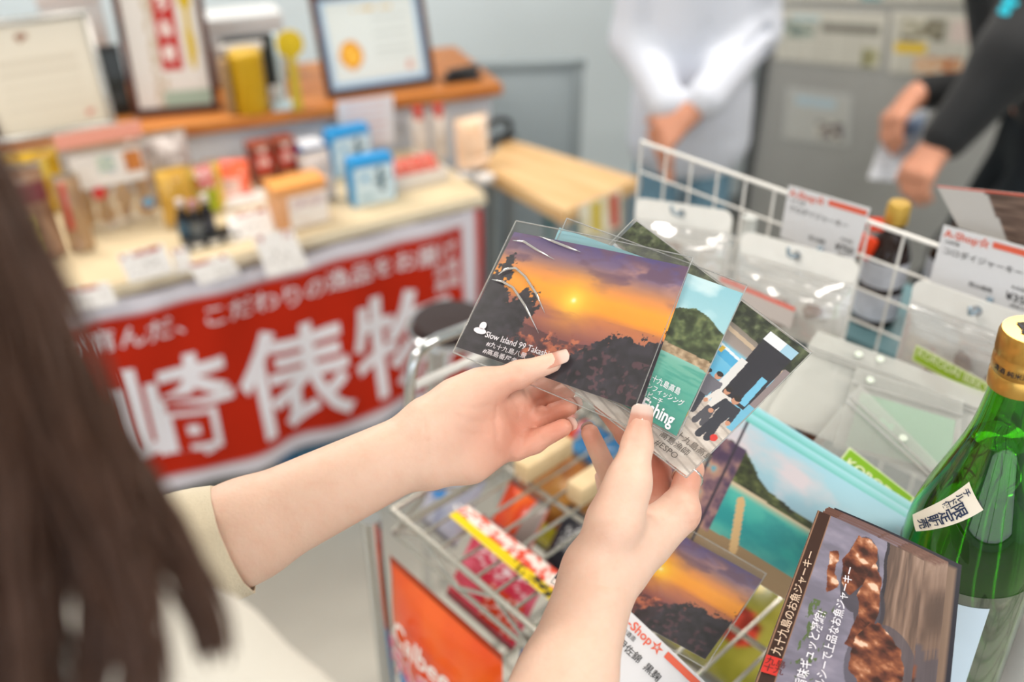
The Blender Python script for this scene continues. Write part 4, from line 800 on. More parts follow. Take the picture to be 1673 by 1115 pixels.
# ------------------------------------------------------------------ printed pictures
def sunset(U, V):
    n = fbm(U*5+V*2, V*9, 3); n2 = fbm(U*9, V*16, 8); y = V + .05*(U-.5)
    a = ramp(y+.05*(n-.5), [(0, '#4a3238'), (.28, '#7d4746'), (.42, '#b06a52'), (.5, '#c87848'), (.56, '#f29a2e'), (.64, '#f8a133'), (.72, '#e09050'), (.79, '#a87868'), (.88, '#7a6480'), (1, '#55497a')])
    cl = np.clip((n2-.47)*5, 0, 1)*np.clip((V-.66)*6, 0, 1); a = mixc(a, '#6a4e63', cl*.8)
    pk = np.clip((fbm(U*7, V*11, 21)-.5)*5, 0, 1)*np.clip((U-.58)*5, 0, 1)*np.clip((V-.72)*8, 0, 1)*np.clip((.97-V)*12, 0, 1); a = mixc(a, '#c99685', pk*.85)
    d = np.hypot((U-.478)*1.45, (V-.585)); a = mixc(a, '#ffb838', np.exp(-(d/.16)**2)*.95); a = mixc(a, '#ffd24a', np.exp(-(d/.07)**2)); a = mixc(a, '#fff3c4', np.exp(-(d/.018)**2))
    a = mixc(a, '#7d4a58', (V < .5)*np.clip((n-.45)*4, 0, 1)*.45)
    hills = V < .30+.03*np.sin(U*9)+.03*n; a = fill(a, hills, '#5d3a3c')
    e = (fbm(U*16, V*12, 31)-.5)*.7 + (fbm(U*70, V*50, 33)-.5)*.55
    left = (V < .72-3.0*np.clip(U-.04, 0, 9)**1.15+.32*e) & (U < .34); left |= (V < .46+.5*e-1.9*np.clip(U-.16, 0, 1)) & (U < .42); left |= ell(U+.16*e, V+.3*e, .065, .70, .055, .12) | ell(U+.12*e, V+.3*e, .22, .40, .07, .14)
    right = V < np.interp(U, [0, .5, .58, .66, .76, .86, 1.], [0, .06, .2, .33, .42, .46, .50])+.26*e
    dk = ramp(fbm(U*30, V*22, 41), [(.3, '#231f25'), (.7, '#37323a')])
    fol = (V < .27+.24*e) & (U > .26) & (U < .72) & (fbm(U*24, V*18, 51) > .36+.3*np.abs(U-.42)); a = np.where(fol[..., None], ramp(fbm(U*26, V*20, 61), [(.35, '#4a2f35'), (.55, '#8a4c40'), (.72, '#bd6e50')]), a)
    low = V < .13+.16*e; a = np.where((left | right)[..., None], dk, a); a = np.where((low & (fbm(U*28, V*20, 71) > .42))[..., None], dk, a)
    pinkd = (right | low) & (fbm(U*40, V*30, 81) > .64) & (V < .3) & (U > .3); a = mixc(a, '#6e464c', pinkd*.6); return a
def beach(U, V):
    n = fbm(U*8, V*8, 5); a = ramp(V, [(0, '#3f9080'), (.25, '#55a592'), (.42, '#74b3a0'), (.5, '#a3cfd2'), (.7, '#a4d0d8'), (1, '#8fc5d2')])
    a = mixc(a, '#d7edf0', np.clip((fbm(U*6, V*7, 9)-.5)*4, 0, 1)*np.clip((V-.55)*5, 0, 1)*.8); a = mixc(a, '#2f8f80', (V < .43)*np.clip((fbm(U*12, V*60, 4)-.5)*5, 0, 1)*.5)
    top = np.interp(U, [0, .3, .6, .66, .74, .82, .9, 1], [.55, .6, .66, .70, .76, .79, .76, .70]); hill = (V < top+.05*(n-.5)) & (V > .46)
    a = np.where(hill[..., None], ramp(fbm(U*28, V*24, 6), [(.3, '#2b3420'), (.55, '#4a5636'), (.75, '#6f7a4e')]), a)
    sand = (V < .515+.02*(n-.5)-.03*(U-.6)) & (V > .455-.04*(U-.6)+.03*(n-.5)); a = np.where(sand[..., None], ramp(fbm(U*40, V*40, 7), [(.3, '#8d7458'), (.7, '#c2a98a')]), a); return a
def harbour(U, V):
    n = fbm(U*10, V*9, 3); a = ramp(V, [(0, '#c4b5a6'), (.3, '#cfc4b8'), (.38, '#bdb4ac'), (.42, '#7fc3dc'), (.6, '#5fb2d6'), (.74, '#7fc0da'), (.76, '#9a8f8a'), (.84, '#8b8078'), (1, '#4b5438')])
    a = np.where((V < .44-.1*(U-.7))[..., None], ramp(fbm(U*12, V*30, 8), [(.3, '#c2b5aa'), (.7, '#e0d7cd')]), a); a = mixc(a, '#978b82', (V < .40)*(np.sin(V*120+U*30) > .75)*.5)
    a = np.where((V > .84+.05*(n-.5)-.03*np.sin(U*7))[..., None], ramp(fbm(U*40, V*30, 9), [(.3, '#22281c'), (.6, '#4b5438'), (.8, '#71785a')]), a)
    a = fill(a, (np.abs(V-.83+.08*(U-.7)) < .012) & (U > .5), '#bfa990'); a = fill(a, (np.abs(V-.78) < .03) & (U > .60) & (U < .66), '#e4e4e4'); a = fill(a, (np.abs(V-.78) < .018) & (U > .61) & (U < .65), '#8b8078')
    a = fill(a, (np.abs(V-.70+.12*(U-.7)) < .03) & (U < .8), '#4aa6d2'); a = fill(a, (np.abs(V-.73+.12*(U-.7)) < .008) & (U < .8), '#dfe8ec'); a = fill(a, rect(U, V, .70, .69, .72, .73), '#d8b23a')
    a = fill(a, inpoly(U, V, [(.805, .965), (.965, .965), (.975, .50), (.835, .50)]), '#26252f'); a = fill(a, inpoly(U, V, [(.81, .965), (.90, .965), (.90, .90), (.81, .90)]), '#e3e6ea'); a = fill(a, inpoly(U, V, [(.90, .965), (.965, .965), (.965, .90), (.90, .90)]), '#9fc6da')
    a = fill(a, inpoly(U, V, [(.80, .74), (.835, .74), (.845, .50), (.805, .50)]), '#dcdad8'); a = fill(a, inpoly(U, V, [(.925, .72), (.955, .72), (.965, .52), (.93, .52)]), '#72bcdc')
    a = fill(a, (U > .972) & (V > .55) & (V < .84), '#8d7f80'); a = fill(a, (U > .97) & (V > .36) & (V < .55), '#6fb6d2')
    def man(a, u, v, h, top, leg, bag=None):
        w = h*.09
        a = fill(a, seg(U, V, (u-w*.5, v), (u-w*.2, v+h*.45), w*.85, 1.45) | seg(U, V, (u+w*.9, v+.01), (u+w*.2, v+h*.45), w*.85, 1.45), leg); a = fill(a, inpoly(U, V, [(u-w, v+h*.42), (u+w, v+h*.42), (u+w*1.3, v+h*.82), (u-w*1.2, v+h*.82)]), top)
        a = fill(a, seg(U, V, (u-w*1.2, v+h*.78), (u-w*1.7, v+h*.5), w*.55, 1.45) | seg(U, V, (u+w*1.3, v+h*.78), (u+w*1.6, v+h*.5), w*.55, 1.45), top); a = fill(a, ell(U, V, u-w*1.7, v+h*.47, w*.4, w*.55) | ell(U, V, u+w*1.6, v+h*.47, w*.4, w*.55), '#c98f72')
        a = fill(a, ell(U, V, u, v+h*.9, w*.62, w*.95), '#c58e72'); a = fill(a, ell(U, V, u, v+h*.95, w*.66, w*.6), '#221d1e'); return fill(a, ell(U, V, bag[0], bag[1], .016, .022), bag[2]) if bag else a
    a = man(a, .735, .33, .25, '#5a5462', '#8a8084'); a = man(a, .785, .32, .28, '#6a6872', '#3b3c48', (.80, .28, '#e0b21e')); a = man(a, .862, .29, .27, '#ded8d3', '#4b4a52'); a = man(a, .918, .24, .31, '#2c2e3a', '#2c2e3a', (.965, .27, '#d8322c')); return a
def seaposter(U, V):
    n = fbm(U*7, V*7, 4); a = ramp(V, [(0, '#8a7458'), (.10, '#a08a68'), (.15, '#5fa79a'), (.28, '#2f9c97'), (.48, '#4fb0a4'), (.53, '#c6b79a'), (.57, '#b6a78c'), (.6, '#8fb3c4'), (.8, '#9cc3d0'), (1, '#9fcfe0')])
    a = mixc(a, '#d3c6cc', np.clip((fbm(U*4, V*5, 14)-.42)*4, 0, 1)*(V > .6)*.9); a = mixc(a, '#1f7f86', (V > .15)*(V < .48)*np.clip((n-.45)*4, 0, 1)*.6)
    top = np.interp(U, [.16, .22, .3, .4, .46, .7, 1], [.6, .82, .8, .68, .62, .58, .55]); hill = (V < top+.05*(n-.5)) & (V > .52+.04*(1-U)) & (U > .16)
    a = np.where(hill[..., None], ramp(fbm(U*30, V*26, 6), [(.3, '#262b1c'), (.6, '#47502f'), (.8, '#6b7244')]), a); a = fill(a, (V < .155+.03*(n-.5)), '#937b5c')
    lf = U < .3; a = np.where((lf & (V > .12) & (V < .8))[..., None], ramp(fbm(U*16, V*9, 23), [(.3, '#4c3c55'), (.5, '#8a6a6d'), (.65, '#b58f79'), (.8, '#5aa0b8')]), a); a = fill(a, lf & (np.abs((U*12) % 1-.5) > .44), '#3a3440')
    return fill(a, seg(U, V, (.37, .45), (.43, .11), .028, 1.5), '#c9a878')
def pamph(U, V):
    n = fbm(U*6, V*8, 4); a = ramp(fbm(U*5, V*22, 6), [(.3, '#6e6a78'), (.6, '#7f7a8a'), (.8, '#8d8796')])
    wb = .66+.16*(1-V)+.025*np.sin(V*40)*(n-.3); wd = (U > wb); a = np.where(wd[..., None], ramp(fbm(U*26, V*4, 9), [(.3, '#57453c'), (.55, '#7a6254'), (.75, '#92796a')]), a); a = fill(a, (np.abs(U-wb) < .014), '#2e2a30')
    st = U < .125; a = fill(a, st, '#3a251d'); a = fill(a, (np.abs(U-.122) < .004) | (np.abs(U-.012) < .005), '#8d6b55')
    sd = ell(U+.02*n, V, .50, .80, .15, .18) | ell(U, V, .62, .66, .12, .12); a = mixc(a, '#3d3940', sd*.8); sd2 = ell(U, V, .78, .42, .26, .2); a = mixc(a, '#4a4650', sd2*.7)
    def meat(a, P, seed):
        e = fbm(U*14, V*18, seed)-.5; k = inpoly(U+.05*e, V+.05*e, P); im = ramp(fbm(U*9+3*V, V*22, seed+2), [(.25, '#331a14'), (.42, '#5f3122'), (.56, '#80492f'), (.66, '#a86f50'), (.74, '#dcb79e')]); return np.where(k[..., None], im, a)
    a = meat(a, [(.40, .97), (.52, .98), (.60, .90), (.55, .78), (.46, .70), (.36, .72), (.33, .84)], 11); a = meat(a, [(.20, .84), (.27, .86), (.34, .70), (.27, .66)], 13)
    a = meat(a, [(.58, .88), (.68, .82), (.70, .66), (.66, .56), (.56, .60), (.50, .70)], 15); a = meat(a, [(.54, .62), (.66, .58), (.62, .46), (.50, .48)], 17)
    a = meat(a, [(.66, .62), (.76, .60), (.90, .52), (.98, .34), (.86, .22), (.68, .26), (.56, .38), (.56, .52)], 19); g = (fbm(U*30, V*30, 33) > .63) & (U > .18) & (U < .36) & (V < .62); return fill(a, g, '#55653f')

# ------------------------------------------------------------------ the three postcards in clear sleeves
SLEEVE = film('sleeve_film', haze=.012, gloss=.03, rough=.04, bump=.25, bscale=22)
CN = camdir(-.16, .22, -1); CP = at(930, 515, .66)
def text_on(L, s, size, u, v, bold, al='LEFT', sx=1.0, rot=0.0, lift=.0005, ls=1.0):
    W = np.linalg.norm(np.asarray(L[1])-L[0]); H = np.linalg.norm(np.asarray(L[0])-L[3]); g = text_geo(s, size*H, bold, al, ls, sx); ca, sa = math.cos(rot), math.sin(rot)
    return warp(g, lambda a, b, c: tuple(bil(L, np.array([u+(a*ca-b*sa)/W]), np.array([v+(a*sa+b*ca)/H]))[0] + np.array([0, 0, lift])))
def sleeved(label, px4, off, pic, nu, nv, slv, bend=0.0, group=None, p0=None, n=None):
    p0 = CP if p0 is None else p0; n = CN if n is None else n
    M, L = quad(px4, p0 - n*off, n); t = thing('postcard', label, 'postcard', M, group)
    bf = lambda U, V: bend*(1-(2*U-1)**2)
    obj('card', slab(L, .0004, pic, nu, nv, bf), PRINT, t, 60)
    _, S = quad(slv, p0 - n*off, n); Ms, _ = quad(slv, p0 - n*off, n); S = [loc(M, (Ms @ np.append(c, 1))[:3]) for c in S]
    m = MB(); U, V = uv(20, 14)
    for dz in (.0012, -.0014):
        P = bil(S, U, V); P[..., 2] = dz + bend*(1-(2*U-1)**2) + .0016*(fbm(U*4, V*3, int(px4[0][0]))-.5)*(1 if dz > 0 else -1)*np.sin(np.pi*U)*np.sin(np.pi*V); m.add(grid(P))
    obj('plastic_sleeve', m, SLEEVE, t, 180)
    m = MB()
    for i, j in ((0, 1), (1, 2), (2, 3), (3, 0)):
        pts = [np.asarray(S[i])*(1-k)+np.asarray(S[j])*k for k in np.linspace(0, 1, 10)]; m.add(tube([(p[0], p[1], bend*(1-(2*np.clip(p[0]/.13+.5, 0, 1)-1)**2)) for p in pts], .0005, 6))
    obj('sleeve_seam', m, film('sleeve_seam', haze=.25, gloss=.35, rough=.05), t); return t, L
WP = mat('white_print')
t, L = sleeved('purple and orange sunset postcard at the front of the three held in both hands', [(840, 379), (1127, 437), (1045, 671), (745, 567)], 0, sunset, 330, 230, [(843, 361), (1132, 421), (1026, 697), (740, 576)], .0016)
m = MB(); LB = .0022
m.add(text_on(L, 'Slow Island 99 Takashima', .066, .118, .140, .010, sx=.80, lift=LB)); m.add(text_on(L, '#九十九島八景', .046, .145, .082, .004, lift=LB)); m.add(text_on(L, '#高島番屋冬の夕日', .046, .145, .024, .004, lift=LB))
obj('lettering', m, WP, t, 0)
m = MB()
for cu, cv, ru, rv in ((.085, .215, .018, .032), (.082, .172, .034, .024)):
    m.add((np.array([bil(L, np.array([cu+ru*math.cos(a)]), np.array([cv+rv*math.sin(a)]))[0]+[0, 0, LB] for a in np.linspace(0, 2*math.pi, 20, endpoint=False)]), [tuple(range(20))]))
obj('island_emblem', m, WP, t, 0)
CRE = film('film_highlight', haze=.45, gloss=.45, rough=.08)  # milky film ridges that draw white highlight streaks onto the front sleeve
for pth in ([(814, 449), (826, 440), (842, 438), (858, 452), (876, 480), (890, 512)], [(804, 457), (820, 460), (838, 470), (858, 500), (880, 545)], [(838, 393), (856, 395), (876, 408), (905, 424)], [(880, 386), (902, 394), (930, 405), (948, 412)]):
    pts = [loc(np.array(t.matrix_world), onplane(x, y, CP + CN*(.0026+.0008*math.sin(k)), CN)) for k, (x, y) in enumerate(pth)]; m = MB(); m.add(tube(pts, [.0003]+[.0010]*(len(pts)-2)+[.0002], 8)); obj('highlight_crease', m, CRE, t, 180)
t, L = sleeved('turquoise bay postcard reading Fishing, held behind the sunset postcard', [(914, 372), (1215, 480), (1105, 713), (838, 558)], .0045, beach, 260, 180, [(926, 357), (1221, 466), (1106, 718), (834, 562)], .001)
m = MB(); m.add(text_on(L, '九十九島高島', .050, .925, .235, .003, 'RIGHT', lift=.0018)); m.add(text_on(L, 'アイランフィッシング', .046, .965, .178, .003, 'RIGHT', lift=.0018)); m.add(text_on(L, '高島ビーチ', .046, .865, .125, .003, 'RIGHT', lift=.0018)); m.add(text_on(L, 'Fishing', .118, .955, .035, .022, 'RIGHT', sx=.9, lift=.0018)); obj('lettering', m, WP, t, 0)
t, L = sleeved('harbour postcard of four people on a quay, rearmost of the three held', [(1040, 362), (1323, 578), (1122, 778), (839, 562)], .009, harbour, 380, 290, [(1036, 358), (1326, 576), (1121, 781), (834, 562)], .001)
m = MB(); GP_ = mat('grey_print', '#5d5650', .6)
m.add(text_on(L, '九十九島高島', .047, .795, .145, .003, lift=.0018)); m.add(text_on(L, '高島漁師', .047, .785, .09, .003, lift=.0018)); m.add(text_on(L, '#ESPO', .050, .795, .035, .003, lift=.0018)); obj('lettering', m, GP_, t, 0)

# ------------------------------------------------------------------ printed things standing in the rack
SPn = camdir(-.1, .5, -1); sp0 = at(1280, 850, .768)
for i in range(3):
    M, L = quad([(1140+14*i, 640-9*i), (1486+10*i, 850-9*i), (1382+10*i, 1041-6*i), (1050+14*i, 838-4*i)], sp0 - SPn*.004*(i+.0), SPn)
    if i == 0: tag(obj('postcard', slab(L, .0006, seaposter, 170, 110), PRINT, None, 60, M), 'large beach postcard with a wooden post, standing in the rack behind the pamphlets', 'postcard')
    else: tag(obj('postcard', slab(L, .0006, lambda U, V: ramp(V, [(0, '#2f9a90'), (.9, '#49b2a4'), (.97, '#8fd4d8'), (1, '#a9dce8')]), 6, 30), PRINT, None, 60, M), ('', 'turquoise edged card directly behind the large beach postcard', 'turquoise edged card farthest behind the large beach postcard')[i], 'postcard')
n2 = camdir(-.05, .55, -1); p2 = at(1130, 955, .745)
t, L = sleeved('sunset postcard in a clear sleeve lying in the rack beside the right wrist', [(1010, 818), (1246, 948), (1152, 1078), (905, 945)], 0, sunset, 170, 110, [(1010, 800), (1252, 938), (1152, 1092), (900, 952)], .001, None, p2, n2)
n3 = camdir(.02, .5, -1); p3 = at(1085, 1075, .715)
price_card('white price card with an orange bar at the lower edge, beside the right forearm', [(1022, 992), (1165, 1127), (1085, 1225), (942, 1085)], p3, n3, '黒伊佐錦  黒麹', '', '大口酒造')
# pamphlet stack
n4 = camdir(-.12, .42, -1); p4 = at(1430, 980, .615); PQ = [(1336, 834), (1510, 917), (1474, 1262), (1205, 1192)]
FAN = [0, 20, 24, 28, 33, 40, 64]
for i in range(7):
    r = random.Random(60+i); k = i*.9
    dx, dy = (0, 0) if i == 0 else (FAN[i], -2.2*i + FAN[i]*.32); sk = 0 if i == 0 else r.uniform(-3, 3)
    q = [(PQ[0][0]+dx*.45+sk*.5, PQ[0][1]-2.4*i+dx*.16), (PQ[1][0]+dx+sk, PQ[1][1]+dy), (PQ[2][0]+dx, PQ[2][1]+dy), (PQ[3][0]+dx*.5, PQ[3][1]+dy)]
    M, L = quad(q, p4 - n4*(.0020*i + (.004 if i == 6 else 0)), n4); bf = lambda U, V: .003*np.sin(np.pi*U)
    if i == 0:
        t = thing('pamphlet', 'front pamphlet of the stack, with a full view of glazed fish jerky', 'pamphlet', M); obj('cover', slab(L, .0006, pamph, 260, 350, bf), PRINT, t, 60)
        m = MB(); m.add(text_on(L, '九十九島のお魚ジャーキー', .040, .095, .335, .006, rot=math.pi/2, lift=.0025)); obj('spine_lettering', m, mat('cream_print', '#d8bda4', .6), t, 0)
        m = MB(); m.add(text_on(L, '旨味ギュッと凝縮!', .042, .31, .23, .010, rot=math.pi/2, lift=.0035)); m.add(text_on(L, 'ヘルシーで上品なお魚ジャーキー', .040, .43, .215, .008, rot=math.pi/2, lift=.004)); obj('lettering', m, WP, t, 0)
        m = MB(); q5 = [bil(L, np.array([a]), np.array([b]))[0]+[0, 0, .0016+.001] for a, b in ((.008, .325), (.118, .325), (.118, .25), (.008, .25))]; m.add((np.array(q5), [(3, 2, 1, 0)])); obj('red_seal', m, mat('seal_print', '#c8281c', .6), t, 0)
        m = MB(); m.add(text_on(L, '九島\n十九', .034, .014, .291, .004, lift=.0032, ls=.85)); obj('seal_lettering', m, mat('seal_dark', '#5a1410', .6), t, 0)
    else:
        tag(obj('pamphlet', slab(L, .0012, (lambda U, V: fill(pamph(U, V), V > .99, '#6a4a40')) if i < 6 else (lambda U, V: fill(flat(U, '#7d6656'), (V > .96) | (U > .97), '#23222c')), 40, 50, bf), PRINT, None, 60, M), 'pamphlet of the stack whose edge shows behind the front cover' if i < 6 else 'dark edged pamphlet at the back of the stack, touching the green bottle', 'pamphlet', 'pamphlets behind the front cover' if i < 6 else None)

# ------------------------------------------------------------------ green sake bottle
ax = at(1686, 543, .592); BH_ = ax[2]-(SZ+.004); bz = unit(ax - np.array([ax[0]+.05*BH_, ax[1], SZ+.004])); BM_ = frame((ax[0]+.05*BH_, ax[1], SZ+.006), np.cross([0, 1.0, 0], bz), np.cross(bz, np.cross([0, 1.0, 0], bz)))
t = thing('sake_bottle', 'tall green glass sake bottle with a gold cap at the right edge', 'bottle', BM_)
def bprof(k=1.0, top=None):
    h = BH_; return [(.040*k, .001), (.0447*k, .006), (.0462*k, .02), (.0462*k, h*.50), (.0460*k, h*.54), (.0445*k, h*.585), (.0405*k, h*.635), (.0320*k, h*.70), (.0247*k, h*.755), (.0195*k, h*.80), (.0168*k, h*.86), (.0150*k, h*.90), (.0148*k, h*.955)]
def glassm(key, col, dens):
    m = mat(key, col, 0.02, trans=1.0, ior=1.5); b = m.node_tree.nodes['Principled BSDF']; b.inputs['Specular IOR Level'].default_value = .5; return m
gm = glassm('green_glass', '#74c93e', 1)
def fine(pr, n=70):
    pr = np.array(pr); d = np.concatenate([[0], np.cumsum(np.hypot(*np.diff(pr, axis=0).T))]); s = np.linspace(0, d[-1], n); r = np.interp(s, d, pr[:, 0]); z = np.interp(s, d, pr[:, 1])
    for _ in range(6): r[1:-1] = (r[:-2]+2*r[1:-1]+r[2:])/4; z[1:-1] = (z[:-2]+2*z[1:-1]+z[2:])/4
    return list(zip(r, z))
outp = fine(bprof()); inp = [(max(r-.0028, .0015), max(z, .006)) for r, z in outp]
m = MB(); g = lathe([(.0001, .001)]+outp+inp[::-1]+[(.0001, .0062)], 64, False); m.add(g); obj('bottle_glass', m, gm, t, 50)
liq = mat('sake_liquid', '#dff0c8', 0.0, trans=1.0, ior=1.33); lt = BH_*.79
m = MB(); m.add(lathe([(.0001, .0065)]+[(r-.0003, z) for r, z in inp if .006 < z < lt]+[(.0001, lt)], 64, False)); obj('sake', m, liq, t, 50)
zc = BH_*.925; rc = .0195
m = MB(); n = 90; pr = [(.0155, zc-.012), (.0180, zc-.012), (.0184, zc-.002), (.0174, zc+.000), (.0184, zc+.002), (.0186, zc+.010), (.0178, zc+.012), (.0186, zc+.014), (.0188, BH_-.003), (.0174, BH_), (.0001, BH_+.0002)]
g = lathe(pr, n, False); v = np.array(g[0])
for i in range(len(v)):
    k, j = divmod(i, n)
    if k in (7, 8) and j % 2: v[i, :2] *= .965
m.add((v, g[1])); obj('cap', m, mat('cap_gold', '#c79a4e', .28, .9), t, 50)
def cyl_text(s, size, r, z, a0, bold, sx=1.0, m_=1): return warp(text_geo(s, size, bold, sx=sx), lambda a, b, c: (r*math.cos(a0+a/r), r*math.sin(a0+a/r), z+b))
m = MB(); m.add(cyl_text('清酒 純米酒 清酒 純米酒', .0045, .0187, zc+.004, math.radians(185), .01)); g = text_geo('黒', .018, .02, 'CENTER'); m.add((np.array(g[0])+[0.0, -.006, BH_+.0007], g[1])); obj('cap_lettering', m, mat('black_print'), t, 0)
# slanted paper strip on the shoulder, written downwards
def rad(z): return float(np.interp(z, [q[1] for q in outp], [q[0] for q in outp]))
cA = loc(BM_, at(1588, 812, .60)); cB = loc(BM_, at(1488, 868, .60))
def surf(px, py):
    lo_, hi_ = .3, .8; o = CAM; r = ray(px, py); prev = None; best = None
    for k in range(400):
        d = .40+.0012*k; p = loc(BM_, o+r*d); e = math.hypot(p[0], p[1])-(rad(p[2])+.0006) if 0 < p[2] < BH_ else 1
        if best is None or abs(e) < best[0]: best = (abs(e), p)
        if e < 0: return p
    return best[1]
def cylc(p): return math.atan2(p[1], p[0]), p[2]
S4 = [cylc(surf(*c)) for c in ((1584, 787), (1607, 832), (1506, 868), (1499, 838))]
S4 = [np.array([a if a < math.pi/2 else a-2*math.pi, z]) for a, z in S4]
def strip_pt(u, v, off=.0008):
    c = bil([np.append(s, 0) for s in (S4[0], S4[3], S4[2], S4[1])], np.array([u]), np.array([v]))[0]; r = rad(c[1])+off; return (r*math.cos(c[0]), r*math.sin(c[0]), c[1])
nu, nv = 24, 8; U, V = uv(nu, nv); P = np.array([[strip_pt(u, v) for u in np.linspace(0, 1.12, nu)] for v in np.linspace(0, 1, nv)])
m = MB(); m.add(grid(P), col='#e9e0d0'); obj('neck_label', m, mat('label_cream', '#e9e0d0', .7, noise=.05), t, 180)
m = MB()
def vert(s, u0, du, v0, size, bold):
    for i, ch in enumerate(s): m.add(warp(text_geo(ch, size, bold, 'CENTER'), lambda a, b, c: strip_pt(u0+du*i-(b-size*.3)*21, v0-a*50, .0014)))
vert('チルド便', .09, .115, .74, .0060, .015); vert('限定販売', .30, .205, .36, .0105, .015); obj('brush_lettering', m, mat('ink_blue', '#22304f', .6), t, 0)
# body label: pale blue-white paper
l4 = [cylc(surf(*c)) for c in ((1560, 985), (1618, 990))]; a_l = (l4[0][0]-.55, l4[1][0]); zt = l4[0][1]; U, V = uv(20, 6); A_ = a_l[0]+(a_l[1]-a_l[0])*U; Z_ = .05+(zt-.05)*V
m = MB(); m.add(grid(np.stack([.0467*np.cos(A_), .0467*np.sin(A_), Z_], -1))); obj('body_label', m, mat('label_blue_white', '#c9d9e6', .55, noise=.05), t, 180)
m = MB(); U, V = uv(48, 4); A_ = U*2*math.pi; m.add(grid(np.stack([.04655*np.cos(A_), .04655*np.sin(A_), .012+(zt+.010-.012)*V], -1))); obj('clear_wrap', m, film('wrap_film', haze=.04, gloss=.06, tint='#dfe6da'), t, 180)
# white labelled bottle behind it
q = at(1724, 1055, .785); t = thing('labelled_bottle', 'bottle with a white label half hidden behind the green sake bottle', 'bottle', stand((q[0], q[1], SZ+.007), 0))
m = MB(); m.add(lathe([(.036, 0), (.038, .005), (.038, .17), (.03, .2), (.014, .235), (.0135, .29)], 40)); obj('bottle_glass', m, mat('brown_glass'), t)
m = MB(); m.add(lathe([(.0385, .03), (.0385, .155)], 40, False)); obj('white_label', m, mat('label_white', '#dedbd4', .6, noise=.03), t)
m = MB(); m.add(cyl_text('本格焼酎 720ml', .006, .0392, .05, math.radians(200), .01)); obj('lettering', m, mat('black_print'), t, 0)
m = MB(); m.add(lathe([(.015, .285), (.015, .305), (.013, .308)], 24)); obj('cap', m, BLK, t)
# ------------------------------------------------------------------ people in the background
SKIN_BG = mat('skin_tan', '#c98d72', .5, sss=.1, noise=.05, nscale=30)
def sdfobj(name, groups, h, m, parent, creases=(), colf=None):
    v, f = sdf_mesh(groups, h, creases=creases); mb = MB(); mb.add((v, f), col=(lin(colf(v)) if colf else None)); return obj(name, mb, m, parent, 180)
def headprims(c, f, r=.088):
    c = np.asarray(c, float); f = unit(f); s = np.cross(f, [0, 0, 1.0]); u = np.array([0, 0, 1.0])
    return [(c+u*.02-f*.01, c+u*.03-f*.015, r, r), (c-u*.04+f*.02, c-u*.075+f*.035, .062, .045), (c+f*.085-u*.005, c+f*.098-u*.03, .009, .013), (c+s*.082-u*.01, c+s*.084-u*.035, .014, .010), (c-s*.082-u*.01, c-s*.084-u*.035, .014, .010)]
def handprims(w, d, pn, sc=1.0, curl=.5, thumb=1):
    """simple relaxed hand: w wrist, d pointing direction, pn palm normal; returns groups"""
    w = np.asarray(w, float); d = unit(d); pn = unit(pn - d*np.dot(pn, d)); s = np.cross(d, pn)*thumb; body = [(w, w+d*.03, .024*sc, .026*sc, pn, 1.5)]; gs = []
    for k, off in enumerate((-.028, -.009, .010, .028)):
        k0 = w+d*.085+s*off*1.0; body.append((w+d*.02+s*off*.5, k0, .014, .0125)); ln = (.040, .046, .043, .034)[3-k]
        a = curl*1.1; k1 = k0+(d*math.cos(a)+pn*math.sin(a))*ln; a2 = curl*2.1; k2 = k1+(d*math.cos(a2)+pn*math.sin(a2))*ln*.75; gs.append(([(k0, k1, .0105, .0095), (k1, k2, .0095, .0078)], .004, .01))
    t0 = w+d*.025+s*.026; t1 = w+d*.062+s*.052+pn*.016; t2 = t1+d*.034+s*.004+pn*.014; gs.append(([(t0, t1, .0145, .0115), (t1, t2, .0115, .0085)], .005, .012)); return body, gs
def eyes(head, f, parent):
    f = unit(f); s = np.cross(f, [0, 0, 1.0]); c = np.asarray(head, float)
    for k in (-1, 1): m = MB(); m.add(lump((.011, .006, .007), 3), T(*(c+f*.078+s*.031*k+np.array([0, 0, .008])))); obj('eye', m, mat('eye_dark', '#241a18', .2), parent, 180)
    m = MB(); m.add(tube([c+f*.083+s*a*.022+np.array([0, 0, -.058-.003*abs(a)]) for a in (-1, -.5, 0, .5, 1)], .004, 8)); obj('mouth', m, mat('lips', '#a85c50', .5), parent, 180)
def place(p): return lambda q: tuple(np.asarray(p)+np.asarray(q))

# person in the white coat
P0 = np.array([.445, 2.37, 0.0]); A = lambda x, y, z: P0+np.array([x*.76, y, z])
fwd = np.array([-.08, -1, 0.0])
hA = handprims(A(-.10, -.185, .845), (-.05, -.15, -1), (.9, -.3, .1), .92, .25, 1); hB = handprims(A(-.02, -.20, .865), (-.75, -.25, -.55), (.1, .6, -.6), .92, .75, -1)
person = thing('person', 'person in a white coat with hands folded in front, standing behind the grid', 'person', stand((P0[0], P0[1], 0), 90))
IM = np.linalg.inv(np.array(person.matrix_world))
def rel(o): o.matrix_parent_inverse = Matrix(IM.tolist()); return o
body = headprims(A(0, -.02, 1.52), fwd) + [(A(0, 0, 1.30), A(0, -.01, 1.45), .055, .05), (A(0, 0, 1.25), A(0, 0, .85), .11, .12, np.array([0, 1, 0]), 1.4)]
body += [(A(-.17, 0, 1.28), A(-.19, .01, .97), .04, .036), (A(-.19, .01, .97), A(-.10, -.185, .845), .034, .022), (A(.17, 0, 1.28), A(.20, .01, .99), .04, .036), (A(.20, .01, .99), A(-.02, -.20, .865), .034, .022)]
body += [(A(s*.08+.02, 0, .85), A(s*.10, 0, .1), .045, .038) for s in (-1, 1)] + [(A(s*.085, 0, .06), A(s*.09, -.12, .04), .04, .035) for s in (-1, 1)]
